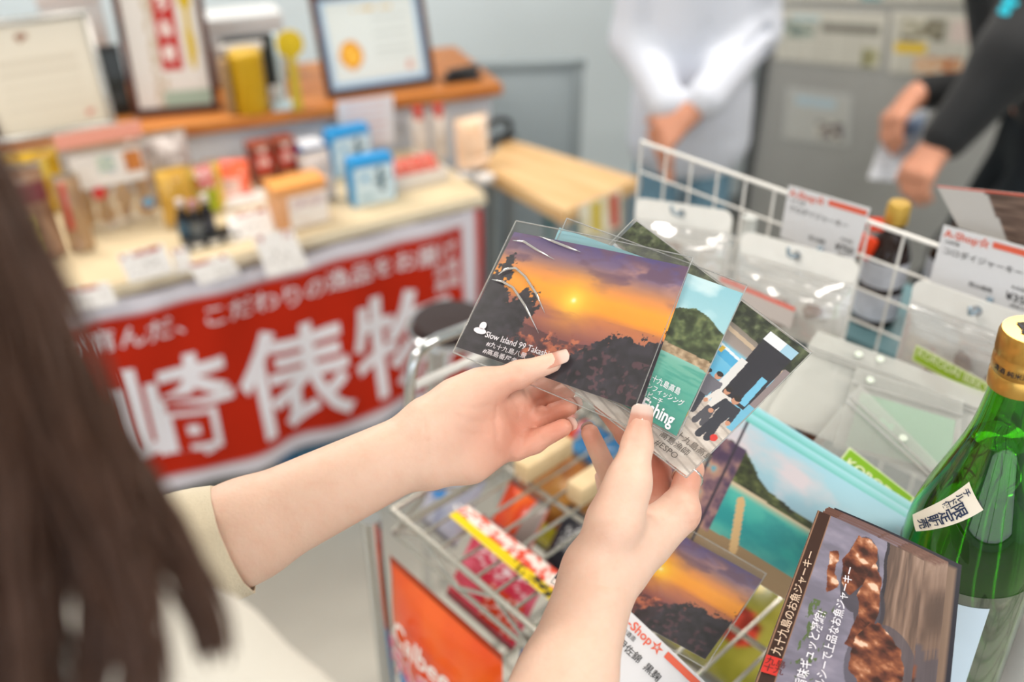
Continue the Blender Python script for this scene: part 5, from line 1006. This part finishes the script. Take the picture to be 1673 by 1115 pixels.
rel(sdfobj('body', [(body+hA[0]+hB[0], .02, .01)]+hA[1]+hB[1], .0055, SKIN_BG, person)); 
for e in (1,): eyes(A(0, -.02, 1.52), fwd, person)
for ch in list(person.children):
    if ch.name.split('.')[0] in ('eye', 'mouth'): rel(ch)
COAT = mat('white_coat', '#cfd4e0', .8, noise=.03, nscale=10, bump=.25, bscale=60, sheen=.1)
yx = np.array([0, 1.0, 0])
coat = [(A(0, 0, 1.24), A(.02, 0, .80), .135, .140, yx, 1.35), (A(-.03, 0, .82), A(-.035, 0, .72), .115, .115, yx, 1.15), (A(.07, 0, .82), A(.08, 0, .72), .115, .115, yx, 1.15), (A(-.14, 0, 1.285), A(.14, 0, 1.285), .066, .066), (A(0, -.005, 1.34), A(0, 0, 1.30), .06, .075),
        (A(-.165, 0, 1.28), A(-.185, .005, .97), .062, .058), (A(-.185, .005, .97), A(-.103, -.175, .868), .057, .044), (A(.165, 0, 1.28), A(.20, .005, .99), .062, .060), (A(.20, .005, .99), A(.015, -.188, .885), .060, .046)]
cr = [(A(.0, -.110, 1.2), A(.01, -.125, .7), .010, .010)] + [(A(-.14+.07*k, -.13, 1.1-.1*k), A(-.05+.06*k, -.14, .98-.08*k), .012, .006) for k in range(4)] + [(A(.22, -.06, 1.06-.05*k), A(.12, -.12, 1.02-.05*k), .012, .006) for k in range(3)]
rel(sdfobj('coat', [(coat, .03, .01)], .007, COAT, person, cr))
for k in range(4): m = MB(); m.add(lathe([(.0001, 0), (.006, .001), (.006, .004), (.0001, .005)], 14), T(*A(.012+.003*k, -.120-.004*k, 1.18-.13*k), rx=1.57)); rel(obj('button', m, mat('coat_button', '#c4cad6', .3), person))
JEAN = mat('jeans', '#6f93a8', .85, noise=.2, nscale=40, bump=.3, bscale=400)
rel(sdfobj('trousers', [([(A(s*.085+.02, 0, .82), A(s*.10, .0, .12), .066, .056) for s in (-1, 1)]+[(A(-.03, 0, .82), A(.07, 0, .82), .075, .075, yx, 1.2)], .02, .01)], .008, JEAN, person))
m = MB()
for s in (-1, 1): rel(sdfobj('shoe', [([(A(s*.085+.01, .02, .045), A(s*.09+.01, -.13, .035), .05, .042)], .01, .01)], .007, mat('shoe_white', '#d0d0d0', .6), person))
hc = A(0, -.02, 1.52); rel(sdfobj('hair', [([(hc+[0, .012, .035], hc+[0, .02, .045], .099, .099), (hc+[0, .05, -.02], hc+[0, .055, -.10], .07, .05)], .02, .01)], .006, mat('hair_black', '#1f1a18', .4, bump=.5, bscale=200), person, [(hc+[0, -.10, -.05], hc+[0, -.12, .0], .07, .062)]))

# person in black reaching over the table
wA = at(1540, 232, 2.0); wB = at(1502, 150, 2.16)
P1 = np.array([1.24, 2.02, 0.0]); person = thing('person', 'person in black clothes at the right edge holding a printed sheet', 'person', stand((P1[0], P1[1], 0), 0)); IM = np.linalg.inv(np.array(person.matrix_world))
eA = at(1655, 95, 1.96); sA = at(1745, -70, 1.98); eB = at(1640, 150, 2.22); sB = sA+np.array([-.03, .33, .02]); hip = np.array([1.26, 2.02, .86]); chest = (sA+sB)/2+np.array([.05, 0, -.08]); face = np.array([-1, -.15, 0.0]); hd_ = (sA+sB)/2+np.array([-.06, 0, .24])
tA = at(1492, 292, 2.0); tB = at(1450, 205, 2.16)
hA = handprims(wA, tA-wA, camdir(.45, -.5, .5), .95, .75, -1); hB = handprims(wB, tB-wB, camdir(.5, -.4, .2), .95, .62, -1)
body = headprims(hd_, face) + [((sA+sB)/2+[0, 0, 0], hd_-[0, 0, .05], .06, .05), (chest, hip, .11, .12)] + [(sA, eA, .042, .036), (eA, wA, .034, .024), (sB, eB, .042, .036), (eB, wB, .034, .024)]
kn = np.array([1.03, 1.96, .48]); kn2 = np.array([1.14, 2.14, .48]); body += [(hip+[0, -.08, 0], kn, .075, .055), (kn, np.array([1.14, 1.94, .1]), .052, .04), (hip+[0, .08, 0], kn2, .075, .055), (kn2, np.array([1.22, 2.14, .1]), .052, .04)]
rel(sdfobj('body', [(body+hA[0]+hB[0], .02, .01)]+hA[1]+hB[1], .0055, SKIN_BG, person)); eyes(hd_, face, person)
for ch in list(person.children):
    if ch.name.split('.')[0] in ('eye', 'mouth'): rel(ch)
BLKC = mat('black_cloth', '#15171a', .85, noise=.15, nscale=20, bump=.25, bscale=120, sheen=.1); NAVY = mat('navy_cloth', '#141d24', .85, noise=.2, nscale=15, bump=.2, bscale=120)
cA = wA+(eA-wA)*.06; cB = wB+(eB-wB)*.10
jk = [(chest+[.02, 0, .06], hip+[.0, 0, .06], .145, .14), (sA, sB, .075, .075), (sA, eA, .085, .075), (eA, cA, .072, .048), (sB, eB, .075, .06), (eB, cB, .055, .040), ((sA+sB)/2, (sA+sB)/2+[0, 0, .08], .08, .062)]
jo = rel(sdfobj('jacket', [(jk, .035, .01)], .008, BLKC, person))
rel(sdfobj('trousers', [([(hip+[0, -.08, .02], kn, .098, .072), (kn, np.array([1.14, 1.94, .12]), .07, .058), (hip+[0, .08, .02], kn2, .098, .072), (kn2, np.array([1.22, 2.14, .12]), .07, .058), (hip+[-.02, -.06, -.02], hip+[0, .06, -.02], .13, .13)], .03, .01)], .008, NAVY, person))
for p in (np.array([1.14, 1.94, .045]), np.array([1.22, 2.14, .045])): rel(sdfobj('shoe', [([(p, p+[-.14, -.02, -.008], .05, .04)], .01, .01)], .007, BLK, person))
rel(sdfobj('hair', [([(hd_+[.015, 0, .035], hd_+[.02, 0, .045], .099, .099)], .02, .01)], .006, mat('hair_black'), person, [(hd_+[-.11, 0, -.05], hd_+[-.12, 0, -.01], .068, .062)]))
# turquoise emblem stitched on the jacket
from mathutils.bvhtree import BVHTree
dg = bpy.context.evaluated_depsgraph_get(); jm = jo.data; bv = BVHTree.FromPolygons([v.co[:] for v in jm.vertices], [p.vertices[:] for p in jm.polygons])
m = MB(); 
def decal(poly):
    P = []
    for x, y in poly:
        h = bv.ray_cast(Vector(CAM), Vector(ray(x, y)))
        if h[0] is None: return
        P.append(np.array(h[0])-ray(x, y)*.004)
    m.add((np.array(P), [tuple(range(len(P)))]))
for poly in ([(1640, -8), (1652, -6), (1656, 4), (1648, 10), (1638, 4)], [(1634, 10), (1646, 8), (1652, 16), (1648, 25), (1636, 24), (1632, 18)], [(1652, 0), (1664, 2), (1662, 10), (1653, 10)], [(1630, 16), (1637, 15), (1638, 21), (1631, 22)], [(1656, -20), (1668, -22), (1667, -8), (1658, -6)]): decal(poly)
if m.v: rel(obj('emblem', m, mat('emblem_turquoise', '#18b4cc', .5), person, 0))
# sheet in the hand
W4 = [at(1450, 196, 2.25), at(1521, 172, 2.25), at(1478, 304, 2.19), at(1419, 290, 2.19)]; M = frame(np.mean(W4, 0), W4[1]-W4[0], W4[0]-W4[3])
tag(obj('printed_sheet', slab([loc(M, c)*[1, 1, 0] for c in W4], .0006, lambda U, V: fill(fill(fill(flat(U, '#c9ccd2'), (np.sin(V*50) > .4) & (np.abs(U-.5) < .38) & (V < .6), '#b4b8c2'), rect(U, V, .45, .62, .95, .92), '#8fa3c0'), rect(U, V, .5, .66, .7, .85), '#5d6477'), 30, 40), PAPER, None, 30, M), 'pale printed sheet held by the person in black', 'sheet')
# ------------------------------------------------------------------ the woman holding the postcards (seen over her right shoulder)
def dcard(px, py, off=0.0): return float(np.dot(onplane(px, py, CP-CN*off, CN)-CAM, FW))
def J(px, py, d): return at(px, py, d)
FA = -FW
# left hand: palm towards us, thumb across the front of the cards, fingers behind them
LW = J(700, 722, .632); LE = J(235, 948, .600)
lt = dcard(905, 592)-.0122
RT_ = dcard(929, 665)+.0125
Lbody = [(J(400, 868, .612), LW, .0315, .0235, FA, 1.12), (LE, J(400, 868, .612), .039, .0315, FA, 1.05),
         (LW, J(790, 705, .640), .021, .019, FA, 1.15), (J(708, 762, .632), J(768, 752, .640), .0150, .0135), (J(768, 752, .640), J(812, 732, .650), .0135, .011), (J(712, 692, .630), J(752, 660, .632), .0195, .0160), (J(752, 660, .632), J(788, 634, .634), .0160, .0108),
         (J(760, 690, .642), J(832, 655, .664), .015, .012), (J(770, 705, .645), J(838, 682, .664), .015, .012), (J(770, 720, .645), J(830, 712, .656), .015, .0115)]
Lf = [([(J(786, 634, .633), J(848, 612, lt-.0015), .0108, .0085), (J(848, 612, lt-.0015), J(901, 593, lt), .0085, .0068)], .006, .012),
      ([(J(832, 655, .664), J(893, 632, .694), .0095, .0085), (J(893, 632, .694), J(955, 600, .692), .0085, .0068)], .004, .008),
      ([(J(838, 682, .664), J(888, 657, .690), .0095, .0082), (J(888, 657, .690), J(926, 640, .685), .0080, .0066)], .004, .008),
      ([(J(846, 702, .655), J(884, 684, .667), .0090, .0080), (J(884, 684, .667), J(929, 665, RT_), .0080, .0064)], .004, .004),
      ([(J(842, 733, .646), J(872, 722, .650), .0090, .0080), (J(872, 722, .650), J(920, 699, .645), .0078, .0062)], .004, .0035)]
# right hand: back of the hand and thumb towards us, fingers curling behind the cards
RW = J(978, 948, .622); RE = J(720, 1540, .45); rt = dcard(1046, 690, .001)-.0135
Rbody = [(J(925, 1115, .575), RW, .0290, .0245, FA, 1.12), (RE, J(925, 1115, .575), .040, .0290, FA, 1.05),
         (RW, J(1040, 880, .634), .0225, .0200, FA, 1.12), (J(975, 915, .620), J(1005, 850, .614), .0165, .0155), (J(1005, 850, .614), J(1026, 792, .616), .0165, .0128),
         (J(1015, 915, .630), J(1108, 838, .652), .0175, .0120), (J(1015, 925, .638), J(1085, 862, .672), .016, .012), (J(1000, 910, .640), J(1060, 870, .684), .015, .012), (J(990, 900, .640), J(1035, 880, .686), .014, .011), (J(1060, 880, .645), J(1108, 838, .652), .014, .0125)]
Rf = [([(J(1026, 792, .616), J(1041, 728, rt-.001), .0122, .0098), (J(1041, 728, rt-.001), J(1046, 690, rt), .0096, .0078)], .006, .014),
      ([(J(1110, 836, .654), J(1127, 768, .684), .0112, .0094), (J(1127, 768, .684), J(1105, 700, .700), .0090, .0080), (J(1105, 700, .700), J(1075, 655, .698), .0078, .0066)], .005, .008),
      ([(J(1086, 860, .674), J(1076, 775, .706), .0108, .0092), (J(1076, 775, .706), J(1024, 712, .698), .0090, .0078), (J(1024, 712, .698), J(985, 664, .686), .0076, .0066)], .005, .008),
      ([(J(1060, 868, .684), J(1006, 800, .694), .0100, .0086), (J(1006, 800, .694), J(964, 708, .672), .0084, .0066)], .005, .008),
      ([(J(1036, 880, .686), J(1000, 840, .702), .0095, .0080), (J(1000, 840, .702), J(985, 780, .708), .0078, .0062)], .004, .008)]
# creases: palm lines and knuckle folds, thin grooves cut into the surface
def groove(pts, r=.0011): return [(J(*pts[i]), J(*pts[i+1]), r, r) for i in range(len(pts)-1)]
RED = []                                      # redder knuckles and fingertips, plus reddish finger shading put into the skin colour
for c, r, k in ((J(922, 660, .660), .012, .7), (J(915, 696, .645), .012, .7), (J(830, 715, .645), .022, .45), (J(800, 690, .63), .03, .35), (J(868, 700, .655), .02, .5), (J(880, 660, .68), .022, .8), (J(842, 625, .63), .018, .2), (J(985, 664, .684), .016, .6), (J(964, 708, .668), .014, .5), (J(1080, 770, .69), .026, .8), (J(1046, 690, rt), .014, .4), (J(1120, 790, .67), .02, .45), (J(1040, 720, .70), .02, .7), (J(1135, 845, .648), .014, .25), (J(850, 890, .6), .05, .08)): RED.append((c, r, k))
BASE, ROSE, PALE = hx('#e3bba5'), hx('#c2705a'), hx('#e9c9b6')
def skin_col(v):
    n = fbm(v[:, 0]*140, v[:, 1]*140+v[:, 2]*90, 3)[:, None]; n = .6*n+.4*fbm(v[:, 0]*420, v[:, 1]*420+v[:, 2]*300, 5)[:, None]; c = BASE*(1-n)+PALE*n-.05*(np.clip(.42-n, 0, 1))*np.array([.2, .9, .9])
    for p, r, k in RED: w = (k*np.exp(-(((v-p)**2).sum(1))/(r*r)))[:, None]; c = c*(1-w)+ROSE*w
    return c
SKIN = mat('skin_fair', vc=True, rough=.48, spec=.4, sss=.22, bump=.12, bscale=420)
# torso, neck and head carry the arms; they stay outside the frame but are all there
SR = J(-195, 890, .335); SL = SR+np.array([-.30, .12, .0]); NK = (SR+SL)/2+np.array([-.01, -.01, .05]); HD = NK+np.array([.03, .03, .15]); FACE = np.array([.35, 1, 0.0]); PEL = NK+np.array([-.03, -.03, -.55])
tor = [(SR+[-.02, 0, -.02], SL+[.02, 0, -.02], .05, .05), (NK-[0, 0, .03], NK+[.01, .01, .06], .05, .045), (NK-[0, 0, .12], PEL, .115, .13, unit(FACE), 1.25), (SR, RE, .045, .040), (SL, LE, .045, .040)]
knee = [PEL+np.array([s*.09, .03, -.42]) for s in (-1, 1)]; foot = [PEL+np.array([s*.10, .0, -PEL[2]+.06]) for s in (-1, 1)]
for s in (0, 1): tor += [(PEL+np.array([(s*2-1)*.08, 0, -.02]), knee[s], .085, .055), (knee[s], foot[s], .052, .036), (foot[s], foot[s]+[.02, .12, -.03], .035, .028)]
woman = thing('person', 'person with long brown hair in a cream knit top holding three postcards', 'person', stand((PEL[0], PEL[1], 0), 90)); IM = np.linalg.inv(np.array(woman.matrix_world))
mb = MB(); Hh = .0019
from mathutils.bvhtree import BVHTree
def lined(groups, lines):
    """mesh the arm, find where each skin line lies on it, and mesh it again with the lines cut in"""
    v, f = sdf_mesh(groups, .003); bv_ = BVHTree.FromPolygons(v.tolist(), f); cr = []
    for pts, r in lines:
        hit = []
        q = [np.array(p, float) for p in pts]; q = [q[i_]*(1-k)+q[i_+1]*k for i_ in range(len(q)-1) for k in (0, .34, .67)]+[q[-1]]
        for p in q:
            h = bv_.ray_cast(Vector(CAM), Vector(ray(*p)))
            if h[0] is not None: hit.append(np.array(h[0])-ray(*p)*r*.15)
        n_ = len(hit)
        for i_ in range(n_-1):
            if np.linalg.norm(hit[i_+1]-hit[i_]) < .02: w0 = .35+.65*math.sin(math.pi*(i_+.2)/n_); w1 = .35+.65*math.sin(math.pi*min((i_+1.2)/n_, 1)); cr.append((hit[i_], hit[i_+1], r*w0, r*w1))
    return sdf_mesh(groups, Hh, creases=cr)
LLINES = [([(814, 655), (810, 690), (814, 730), (822, 762)], .0013), ([(742, 664), (775, 668), (812, 660)], .0007), ([(735, 676), (770, 690), (806, 688)], .0006), ([(748, 706), (778, 712), (805, 706)], .0005), ([(690, 668), (697, 720), (702, 785)], .0006), ([(706, 680), (712, 730), (712, 780)], .0005),
          ([(848, 746), (852, 727), (862, 706)], .0010), ([(889, 654), (892, 672)], .0008), ([(838, 600), (844, 614)], .0006), ([(843, 599), (849, 613)], .0006), ([(880, 706), (884, 722)], .0006), ([(840, 655), (850, 668), (848, 690)], .0009)]
RLINES = [([(1016, 724), (1036, 728), (1058, 723)], .0006), ([(1014, 731), (1036, 735), (1060, 730)], .0006), ([(1017, 718), (1036, 721), (1056, 717)], .0005), ([(1060, 806), (1078, 812), (1096, 812)], .0008), ([(968, 764), (983, 756)], .0007), ([(1056, 792), (1066, 806), (1072, 822)], .0008), ([(960, 868), (985, 850), (1002, 838)], .0004), ([(936, 938), (985, 958), (1040, 962)], .0004), ([(1118, 848), (1136, 842), (1146, 832)], .0005), ([(1112, 858), (1130, 856), (1144, 850)], .0005)]
v, f = lined([(Lbody, .012, .01)]+Lf, LLINES); mb.add((v, f), col=lin(skin_col(v)))
v, f = lined([(Rbody, .012, .01)]+Rf, RLINES); mb.add((v, f), col=lin(skin_col(v)))
v, f = sdf_mesh([(headprims(HD, FACE)+tor, .02, .01)], .007); mb.add((v, f), col=lin(skin_col(v)))
rel(obj('body', mb, SKIN, woman, 180)); eyes(HD, FACE, woman)
for ch in list(woman.children):
    if ch.name.split('.')[0] in ('eye', 'mouth'): rel(ch)
# nails
NAIL = mat('nail_gel', vc=True, rough=.08, spec=.7, coat=.6)
def nail(c, axis, nrm, w, l, curve=.9):
    axis = unit(axis); nrm = unit(nrm-axis*np.dot(nrm, axis)); s = np.cross(axis, nrm); U, V = uv(15, 21); wv = w*(.86+.14*np.sin(np.pi*np.clip(V*.8+.15, 0, 1))); wv = wv*np.where(V < .15, np.sqrt(np.clip(1-((.15-V)/.16)**2, 0, 1))*.75+.25, 1)*np.where(V > .84, np.sqrt(np.clip(1-((V-.84)/.19)**2, 0, 1)), 1)
    x = (U-.5)*wv; h = -(x/(w*.5))**2*w*.30*curve - .0022*(V-.45)**2*4*.35; P = c + x[..., None]*s + ((V-.5)*l)[..., None]*axis + h[..., None]*nrm
    col = ramp(V, [(0, '#d39f8b'), (.35, '#c78a76'), (.6, '#cb9582'), (.74, '#d9bbae'), (1, '#dcc6bb')]); m = MB(); m.add(grid(P), col=lin(col).reshape(-1, 3)); g, f = grid(P-nrm*.0005); m.add((g, [q[::-1] for q in f]), col=lin(col).reshape(-1, 3))
    o = obj('nail', m, NAIL, woman, 180); rel(o); return o
ta = J(901, 593, lt)-J(848, 612, lt-.0015); nn = unit(-FW*.62+UP*.75); nn = unit(nn-unit(ta)*np.dot(nn, unit(ta)))
nail(J(902, 593, lt)+nn*.0062+unit(ta)*.0012, ta, nn, .0135, .0220)
ra = J(1046, 690, rt)-J(1041, 728, rt-.001); rn = unit(-FW+UP*.1); rn = unit(rn-unit(ra)*np.dot(rn, unit(ra)))
nail(J(1046, 690, rt)+rn*.0074+unit(ra)*.0020, ra, rn, .0152, .0195)
for a, b, r in ((J(884, 684, .667), J(929, 665, RT_), .0062), (J(864, 725, .653), J(920, 699, .645), .0058)):
    d = unit(b-a); n_ = unit(FW*.75+d*.35-UP*.05); n_ = unit(n_-d*np.dot(n_, d)); nail(b+d*.0035+n_*r*.86, d+.25*-n_, n_, .0098, .0135)
a, b = J(1024, 712, .698), J(985, 664, .686); nail(b+unit(FW)*.0062+unit(b-a)*.003, b-a, FW, .010, .013)
a, b = J(1006, 800, .694), J(964, 708, .672); nail(b+unit(FW)*.0062+unit(b-a)*.003, b-a, FW, .010, .013)
# silver ring
ra_ = unit(J(1127, 768, .684)-J(1110, 836, .654)); c = J(1123, 782, .679); u_ = unit(np.cross(ra_, [0, 0, 1.0])); w_ = np.cross(ra_, u_)
m = MB(); m.add(tube([c+(u_*math.cos(k)+w_*math.sin(k))*.0103 for k in np.linspace(0, 2*math.pi, 40, endpoint=False)], .0011, 8, True)); rel(obj('ring', m, mat('ring_silver', '#d8d6d2', .15, 1.0), woman, 180))
# cream knit top
KNIT = mat('cream_knit', '#e3dccf', .9, noise=.06, nscale=500, bump=.35, bscale=900, sheen=.25); RIB = mat('cream_sleeve', '#ddd0b6', .9, noise=.08, nscale=600, bump=.35, bscale=900, sheen=.2)
topp = [(SR+[-.03, 0, -.02], SL+[.03, 0, -.02], .066, .066), (NK-[0, 0, .05], NK-[0, 0, .01], .09, .062), (NK-[0, 0, .13], PEL+[0, 0, .06], .132, .142, unit(FACE), 1.22), (SR+[-.01, 0, 0], SR+(RE-SR)*.3, .060, .056), (SL, SL+(LE-SL)*.3, .058, .055)]
rel(sdfobj('knit_top', [(topp, .04, .01)], .007, KNIT, woman))
def sleeve(pts, rr, m_, n=40, fold=.0016, seed=0):
    P = np.asarray(pts, float); d = np.concatenate([[0], np.cumsum(np.linalg.norm(np.diff(P, axis=0), axis=1))]); s = np.linspace(0, d[-1], n); C3 = np.stack([np.interp(s, d, P[:, k]) for k in range(3)], 1); R = np.interp(s, d, rr)
    for _ in range(5): C3[1:-1] = (C3[:-2]+2*C3[1:-1]+C3[2:])/4
    v, f = tube(C3, R, 40, cap=False); v = v.reshape(n, 40, 3); cen = C3[:, None, :]; dr = v-cen; L_ = np.linalg.norm(dr, axis=2, keepdims=True)
    a = np.linspace(0, 2*np.pi, 40, endpoint=False)[None, :, None]; ss = s[:, None, None]; w = np.sin(ss*95+3*np.sin(a+seed)+seed)*np.sin(ss*31+a)*fold + np.sin(a*7+ss*20)*fold*.35 + (np.sin(a*11)*.0006)*(ss > s[-1]-.006)
    v = cen+dr/L_*(L_+w); m = MB(); m.add((v.reshape(-1, 3), f)); vi = cen+dr/L_*(L_+w-.0016); g = vi.reshape(-1, 3); m.add((g, [q[::-1] for q in f]))
    k0 = (n-1)*40; m.add((np.concatenate([v[-1], vi[-1]]), [(j, (j+1) % 40, 40+(j+1) % 40, 40+j) for j in range(40)])); return rel(obj('sleeve', m, m_, woman, 180))
sleeve([SL, SL+(LE-SL)*.55, LE, J(300, 912, .606), J(381, 878, .611)], [.060, .056, .050, .043, .0372], RIB, seed=1)
sleeve([SR+[-.01, 0, .01], SR+(RE-SR)*.5, RE, RE+(J(925, 1115, .575)-RE)*.42], [.064, .060, .054, .042], KNIT, seed=2, fold=.002)
rel(sdfobj('trousers', [([(PEL+np.array([(s*2-1)*.08, 0, 0]), knee[s], .10, .075) for s in (0, 1)]+[(knee[s], foot[s]+[0, 0, .03], .075, .065) for s in (0, 1)]+[(PEL+[-.05, 0, .04], PEL+[.05, 0, .04], .135, .135, unit(FACE), 1.2)], .02, .01)], .01, mat('beige_trousers', '#b9a88f', .9, noise=.1), woman))
for s in (0, 1): rel(sdfobj('shoe', [([(foot[s]-[0, 0, .012], foot[s]+[.02, .13, -.025], .045, .036)], .01, .01)], .007, mat('shoe_white'), woman))
# long brown hair: many strands gathered in locks
HAIR = mat('hair_brown', '#4a3022', .40, spec=.4, noise=.35, nscale=60)
rng = np.random.default_rng(8); m = MB()
def strand(path, r0, off, tip=.35, n=14):
    P = np.asarray(path, float); d = np.linspace(0, 1, len(P)); t = np.linspace(0, 1, n); Q = np.stack([np.interp(t, d, P[:, k]) for k in range(3)], 1)
    for _ in range(2): Q[1:-1] = (Q[:-2]+2*Q[1:-1]+Q[2:])/4
    Q = Q + off*(0.25+.75*np.sin(np.pi*np.clip(t*.8+.1, 0, 1)))[:, None] + np.stack([np.sin(t*7+off[0]*900)*.003, np.cos(t*6+off[1]*700)*.003, 0*t], 1)
    m.add(tube(Q, r0*(1-(1-tip)*t**2), 5, cap=False))
top = HD+np.array([.0, -.01, .09])
LOCKS = [  # pixel and depth stations from the head down to the tips, spread, strands
    ([(-330, 60, .235), (-200, 330, .24), (-110, 600, .245), (-40, 850, .25), (-10, 1200, .255)], .014, 170),
    ([(-230, 60, .24), (-90, 330, .245), (10, 600, .25), (20, 800, .252), (30, 1000, .255), (60, 1240, .26)], .0065, 150),
    ([(-180, 60, .24), (-65, 260, .245), (-5, 430, .25), (75, 620, .253), (150, 800, .258), (205, 960, .262), (240, 1130, .265)], .0042, 120),
    ([(-200, 60, .245), (-70, 300, .25), (30, 560, .255), (100, 700, .258), (175, 850, .262), (190, 1000, .265), (120, 1220, .27)], .0036, 90),
    ([(-180, 60, .25), (-60, 300, .255), (10, 480, .26), (110, 660, .27), (235, 810, .275), (328, 960, .28), (345, 1070, .285)], .0028, 60),
    ([(-190, 90, .26), (-60, 430, .265), (0, 700, .27), (20, 1020, .275), (90, 1180, .28)], .005, 60),
    ([(-430, 100, .25), (-330, 500, .255), (-200, 800, .26), (-90, 1180, .265)], .022, 90)]
for st, sp_, k in LOCKS:
    pth = [top+np.array([.0, .0, .0])] + [J(*q) for q in st]
    for i in range(k): strand(pth, rng.uniform(.0009, .0019), rng.normal(0, 1, 3)*sp_*np.array([1, 1, .3]))
for i in range(150):                                     # the rest of the hair, round the far side and the back of the head
    a = rng.uniform(1.9, 5.6); h0 = top+np.array([.03*math.cos(a), .03*math.sin(a), 0]); c = np.array([math.cos(a+.4), math.sin(a+.4), 0])
    strand([h0, HD+c*.098+[0, 0, .03], HD+c*.10-[0, 0, .08], HD+c*.11-[0, 0, .25], HD+c*.12-[0, 0, .42]], .0026, rng.normal(0, 1, 3)*.006)
v, f = sdf_mesh([([(HD+[0, -.012, .035], HD+[0, -.02, .045], .097, .097), (HD+[-.01, -.05, -.01], HD+[-.01, -.05, -.1], .075, .06)], .03, .01)], .007, creases=[(HD+unit(FACE)*.11-[0, 0, .05], HD+unit(FACE)*.12, .066, .060)]); m.add((v, f))
rel(obj('hair', m, HAIR, woman, 180))
# ------------------------------------------------------------------ marks and small pieces belong to the part that carries them
CARRY = {'lettering': ('card', 'cloth', 'packet', 'green_label', 'strip', 'white_label', 'cover'), 'spine_lettering': ('cover',), 'seal_lettering': ('red_seal',), 'cap_lettering': ('cap',), 'brush_lettering': ('neck_label',), 'island_emblem': ('card',), 'orange_heading': ('card',),
         'nail': ('body',), 'eye': ('body',), 'mouth': ('body',), 'button': ('coat',), 'emblem': ('jacket',), 'sleeve': ('knit_top',), 'sleeve_seam': ('plastic_sleeve',), 'highlight_crease': ('plastic_sleeve',), 'hang_hole': ('foil_header', 'front_film'), 'lamp_diffuser': ('lamp_housing',)}
bpy.context.view_layer.update()
for o in list(bpy.data.objects):
    b = o.name.split('.')[0]
    if b in CARRY and o.parent is not None:
        sib = [c for c in o.parent.children if c.name.split('.')[0] in CARRY[b]]
        if sib: w = o.matrix_world.copy(); o.parent = sib[0]; o.matrix_parent_inverse = Matrix.Identity(4); o.matrix_basis = sib[0].matrix_world.inverted() @ w
